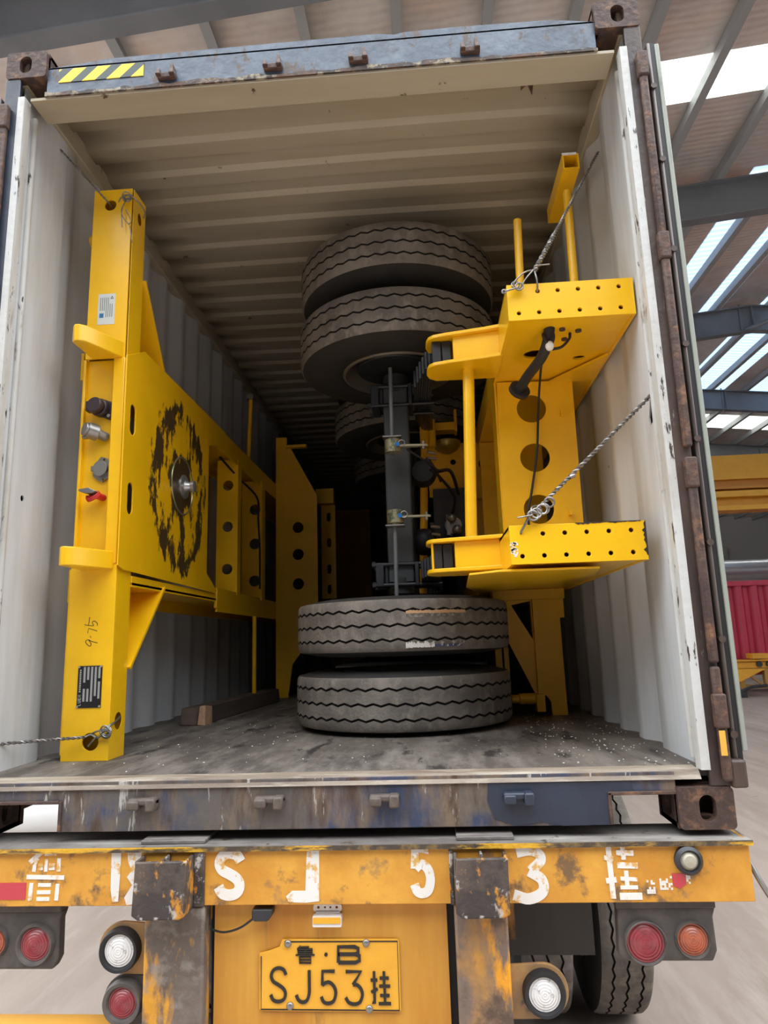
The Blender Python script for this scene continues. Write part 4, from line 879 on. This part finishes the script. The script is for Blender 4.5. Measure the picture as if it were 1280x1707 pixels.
# sticker and data plate, pen mark
m = M().box(-.998, -.924, AY0-.0012, AY0, 1.752, 1.892); st = m.build('information_sticker', mat('sticker_white', (206, 212, 208), .4), L0)
m = M()
for k in range(7): m.box(-.989+.0085*k, -.9855+.0085*k, AY0-.0016, AY0-.0012, 1.785+(.03 if k < 3 else 0), 1.875-(.0 if k < 5 else .03))
m.build('sticker_print', mat('sticker_print', (128, 134, 132), .5), st)
m = M(); m.box(-.99, -.972, AY0-.0017, AY0-.0012, 1.783, 1.803); m.build('sticker_print', mat('sticker_blue', (40, 110, 170), .5), st)
m = M(); m.plate([(-.945, 1.868), (-.931, 1.868), (-.938, 1.882)], [[(-.942, 1.870), (-.934, 1.870), (-.938, 1.878)]], 'xz', AY0-.0018, AY0-.0012); m.build('sticker_symbol', BLKPAINT, st)
m = M(); m.box(-.997, -.903, AY0-.003, AY0, .192, .347); dp = m.build('data_plate', mat('data_plate_black', (26, 28, 30), .3), L0)
m = M()
for k, (a, b, c) in enumerate(((.295, .345, .225), (.295, .345, .225), (.215, .345, None), (.235, .345, None), (.30, .345, .235))):
    x = -.975+.0145*k
    m.box(x, x+.008, AY0-.0036, AY0-.003, a if k != 0 else .285, b-.002)
    if c: m.box(x, x+.008, AY0-.0036, AY0-.003, c-.01, .262 if k < 2 else .288)
m.build('data_field', mat('data_field_silver', (176, 176, 176), .35, .4), dp)
m = M()
def rot_glyph(g, z0, z1, x0, x1, wd):
    sm = True
    for s_ in GL[g]:
        if isinstance(s_, str): sm = s_ == 'S'; continue
        ribbon(m, [(x1-(x1-x0)*v if False else x0+(x1-x0)*(1-v), z0+(z1-z0)*u) for u, v in s_], wd, AY0-.0036, AY0-.003, False)
for i, g in enumerate('LUEN'): rot_glyph(g, .200+.0105*i, .208+.0105*i, -.993, -.982, .0016)
for i in range(12): m.box(-.990, -.984, AY0-.0036, AY0-.003, .25+.0072*i, .254+.0072*i)
m.build('data_plate_lettering', mat('plate_lettering', (190, 190, 188), .4), dp)
for x, z in ((-.993, .343), (-.907, .344), (-.994, .196), (-.907, .197)): M().cyl((x, AY0-.006, z), (x, AY0-.003, z), .004, 10).build('rivet', CHROME, dp)
def zp(X, Y): return (-.938+((X-275)-(1485-Y)*.0433)/2958, .066+(1485-Y)/2880)
m = M()
for s_ in ([(256,145),(243,236)], [(195,226),(243,236),(302,240),(286,205),(312,190),(345,216),(345,243)], [(235,322),(243,268),(345,300)], [(267,353),(270,372)], [(352,430),(285,413),(245,394),(215,402),(216,428),(250,460),(270,460),(273,434),(246,396)]):
    ribbon(m, [zp(*p) for p in s_], .0024, AY0-.0006, AY0, len(s_) > 5)
m.build('handwritten_mark', BLKPAINT, L0)

# ================================================================== LASHING WIRES, TIMBER
def twist(m, a, b, r=.0035, rr=.0045, sag=0.0, pitch=.035):
    a, b = Vector(a), Vector(b); L = (b-a).length; d = (b-a)/L
    t = Vector((0,0,1)) if abs(d.z) < .9 else Vector((1,0,0)); u = d.cross(t).normalized(); v = d.cross(u); n = max(8, int(L/.006))
    for ph in (0, PI):
        pts = []
        for i in range(n+1):
            s_ = i/n; q = 2*PI*s_*L/pitch+ph
            pts.append(a.lerp(b, s_)+Vector((0, 0, -sag*4*s_*(1-s_)))+(u*math.cos(q)+v*math.sin(q))*rr)
        m.tube(pts, r, 6)
def knot(m, c, R_, n=3, r=.0032, nrm='y'):
    for k in range(n):
        off = Vector((random.uniform(-.5, .5), random.uniform(-.2, .2), random.uniform(-.5, .5)))*R_
        tl = random.uniform(-.6, .6); pts = []
        for i in range(25):
            a = 2*PI*i/24
            pts.append(Vector(c)+off+Vector((R_*math.cos(a), R_*math.sin(a)*math.sin(tl)*.6, R_*math.sin(a)*math.cos(tl))))
        m.tube(pts, r, 6)
m = M(); twist(m, (-1.163, .29, 2.545), (-.975, .362, 2.325), .0022, .0025); m.tube(spline([(-.975, .362, 2.325), (-.96, .40, 2.315), (-.92, .36, 2.335), (-.885, .352, 2.345), (-.85, .37, 2.33), (-.835, .42, 2.31), (-.848, .44, 2.29)], 6), .003)
knot(m, (-.885, .350, 2.335), .016, 4, .0025)
for pts in ([(-.89, .352, 2.32), (-.905, .35, 2.27), (-.90, .35, 2.19)], [(-.885, .352, 2.33), (-.905, .345, 2.26), (-.87, .345, 2.20), (-.862, .345, 2.22), (-.885, .345, 2.27)], [(-.87, .36, 2.2), (-.858, .36, 2.12)]): m.tube(spline(pts, 6), .0022)
tag(m.build('lashing_wire', WIREM), 'thin lashing wire tied through the top hole of the left yellow post', 'wire')
m = M(); twist(m, (-1.163, .178, .094), (-.95, .352, .088), .0032, .0036); m.tube(spline([(-.95, .352, .088), (-.93, .36, .095), (-.90, .355, .085), (-.87, .355, .12), (-.855, .39, .135), (-.858, .44, .15)], 6), .0042)
m.tube(spline([(-.93, .36, .098), (-.905, .352, .108), (-.88, .352, .112)], 6), .0035); m.tube([(-.905, .352, .09), (-.935, .35, .055)], .003); knot(m, (-.872, .352, .104), .016, 5, .003)
tag(m.build('lashing_wire', WIREM), 'twisted wire through the bottom hole of the left yellow post', 'wire')
m = M(); A = (1.160, .44, 2.45); B = (.797, .163, 1.752); twist(m, A, (.90, .245, 1.95), .0032, .004); twist(m, (.90, .245, 1.95), B, .0048, .006, pitch=.03)
m.tube(spline([B, (.80, .155, 1.72), (.803, .16, 1.69), (.803, .176, 1.673)], 6), .0035); m.tube(spline([(.797, .16, 1.755), (.755, .15, 1.74), (.715, .15, 1.70), (.735, .155, 1.68), (.76, .15, 1.715), (.79, .155, 1.75)], 6), .003)
m.tube([(.73, .15, 1.682), (.682, .145, 1.668)], .0035); m.tube([(.795, .15, 1.765), (.852, .15, 1.768)], .0025); knot(m, (.728, .150, 1.688), .014, 3, .0028); knot(m, (.676, .146, 1.664), .007, 2, .0025)
tag(m.build('lashing_wire', WIREM), 'thick twisted wire from upper beam end plate up to the container corner', 'wire')
m = M(); A = (1.168, .145, 1.235); B = (.745, .16, .845); twist(m, A, B, .0038, .0046); m.tube(spline([B, (.71, .155, .815), (.695, .160, .79), (.680, .165, .765), (.681, .176, .757)], 6), .004)
for k in range(4): knot(m, (.72+.02*k, .155, .822+.012*k), .017, 2, .0034)
m.tube([(.72, .15, .82), (.668, .145, .812)], .003); m.tube([(.86, .155, .95), (.878, .157, .958)], .009)
tag(m.build('lashing_wire', WIREM), 'twisted wire from lower beam end plate to the slot in the right wall', 'wire')
t = thing('timber_block', 'rough wooden block lying on the container floor beside the left wall', 'timber', (-.87, 2.0, 0))
m = M(); m.hexa([(-.99, 1.42, .0), (-.865, 1.40, .0), (-.76, 2.8, .0), (-.88, 2.8, .0)], [(-.985, 1.43, .088), (-.87, 1.46, .092), (-.77, 2.8, .09), (-.88, 2.8, .09)]); m.build('timber_body', WOOD, t, .006)
m = M(); m.hexa([(-.885, 1.392, .004), (-.845, 1.40, .0), (-.838, 1.5, .0), (-.86, 1.5, .0)], [(-.878, 1.41, .10), (-.855, 1.43, .102), (-.84, 1.5, .09), (-.86, 1.5, .09)]); m.build('split_end', WOODC, t, .003)

# flakes and grit on the container floor
m = M()
for k in range(230):
    if k < 150: x = random.uniform(.75, 1.15); y = random.uniform(.08, 1.6)
    else: x = random.choice((random.uniform(-1.1, .6), random.uniform(-.9, -.3))); y = random.uniform(.1, 1.6)
    r_ = random.uniform(.0012, .0034); a = random.uniform(0, PI)
    p = [(x+r_*math.cos(a+q)*random.uniform(.6, 1.5), y+r_*math.sin(a+q)*1.2) for q in (0, 1.3, 2.6, 4.2)]
    m.hexa([(u, v, .0002) for u, v in p], [(u, v, .0022) for u, v in p])
o = tag(m.build('paint_flakes', WPAINT), 'small pale paint flakes scattered on the container floor', 'debris'); o['kind'] = 'stuff'
m = M(); p = [(.86, .20), (.875, .33), (.90, .30), (.93, .36), (.92, .22), (.895, .17)]
m.plate([(a*.95, b) for a, b in p], [], 'xy', 2.6885, 2.6895); m.build('rust_stain', RUST, C0)
# made-up filler, added to hide the lit end wall and keep the depth dark
for x, yy in ((-.12, 6.2), (.42, 6.6)):
    M().cyl((x, yy, .35), (x, yy, 2.1), .24, 28).build('dark_filler_cylinder', BLK, L0 if x < 0 else R0)
M().plate(rect(-1.05, .75, .0, 2.3), [circ(.1, z, .1, 24) for z in (.6, 1.2, 1.8)], 'xz', 7.4, 7.43).build('bolster', YELIN, L0)  # added screen plate covering the bright end wall, not a known bolster

t = thing('plastic_roll', 'white roll lying on the ground, glimpsed through the gap beside the bottom left casting', 'roll', (-3.4, 4.5, GZ))
m = M().lathe([(.08, -.5), (.19, -.5), (.2, -.48), (.2, .48), (.19, .5), (.08, .5)], (-3.5, 4.5, GZ+.2), 'x', 32, True); m.build('roll_body', mat('white_film', (224, 224, 222), .4, bump=.3, bscale=12), t)
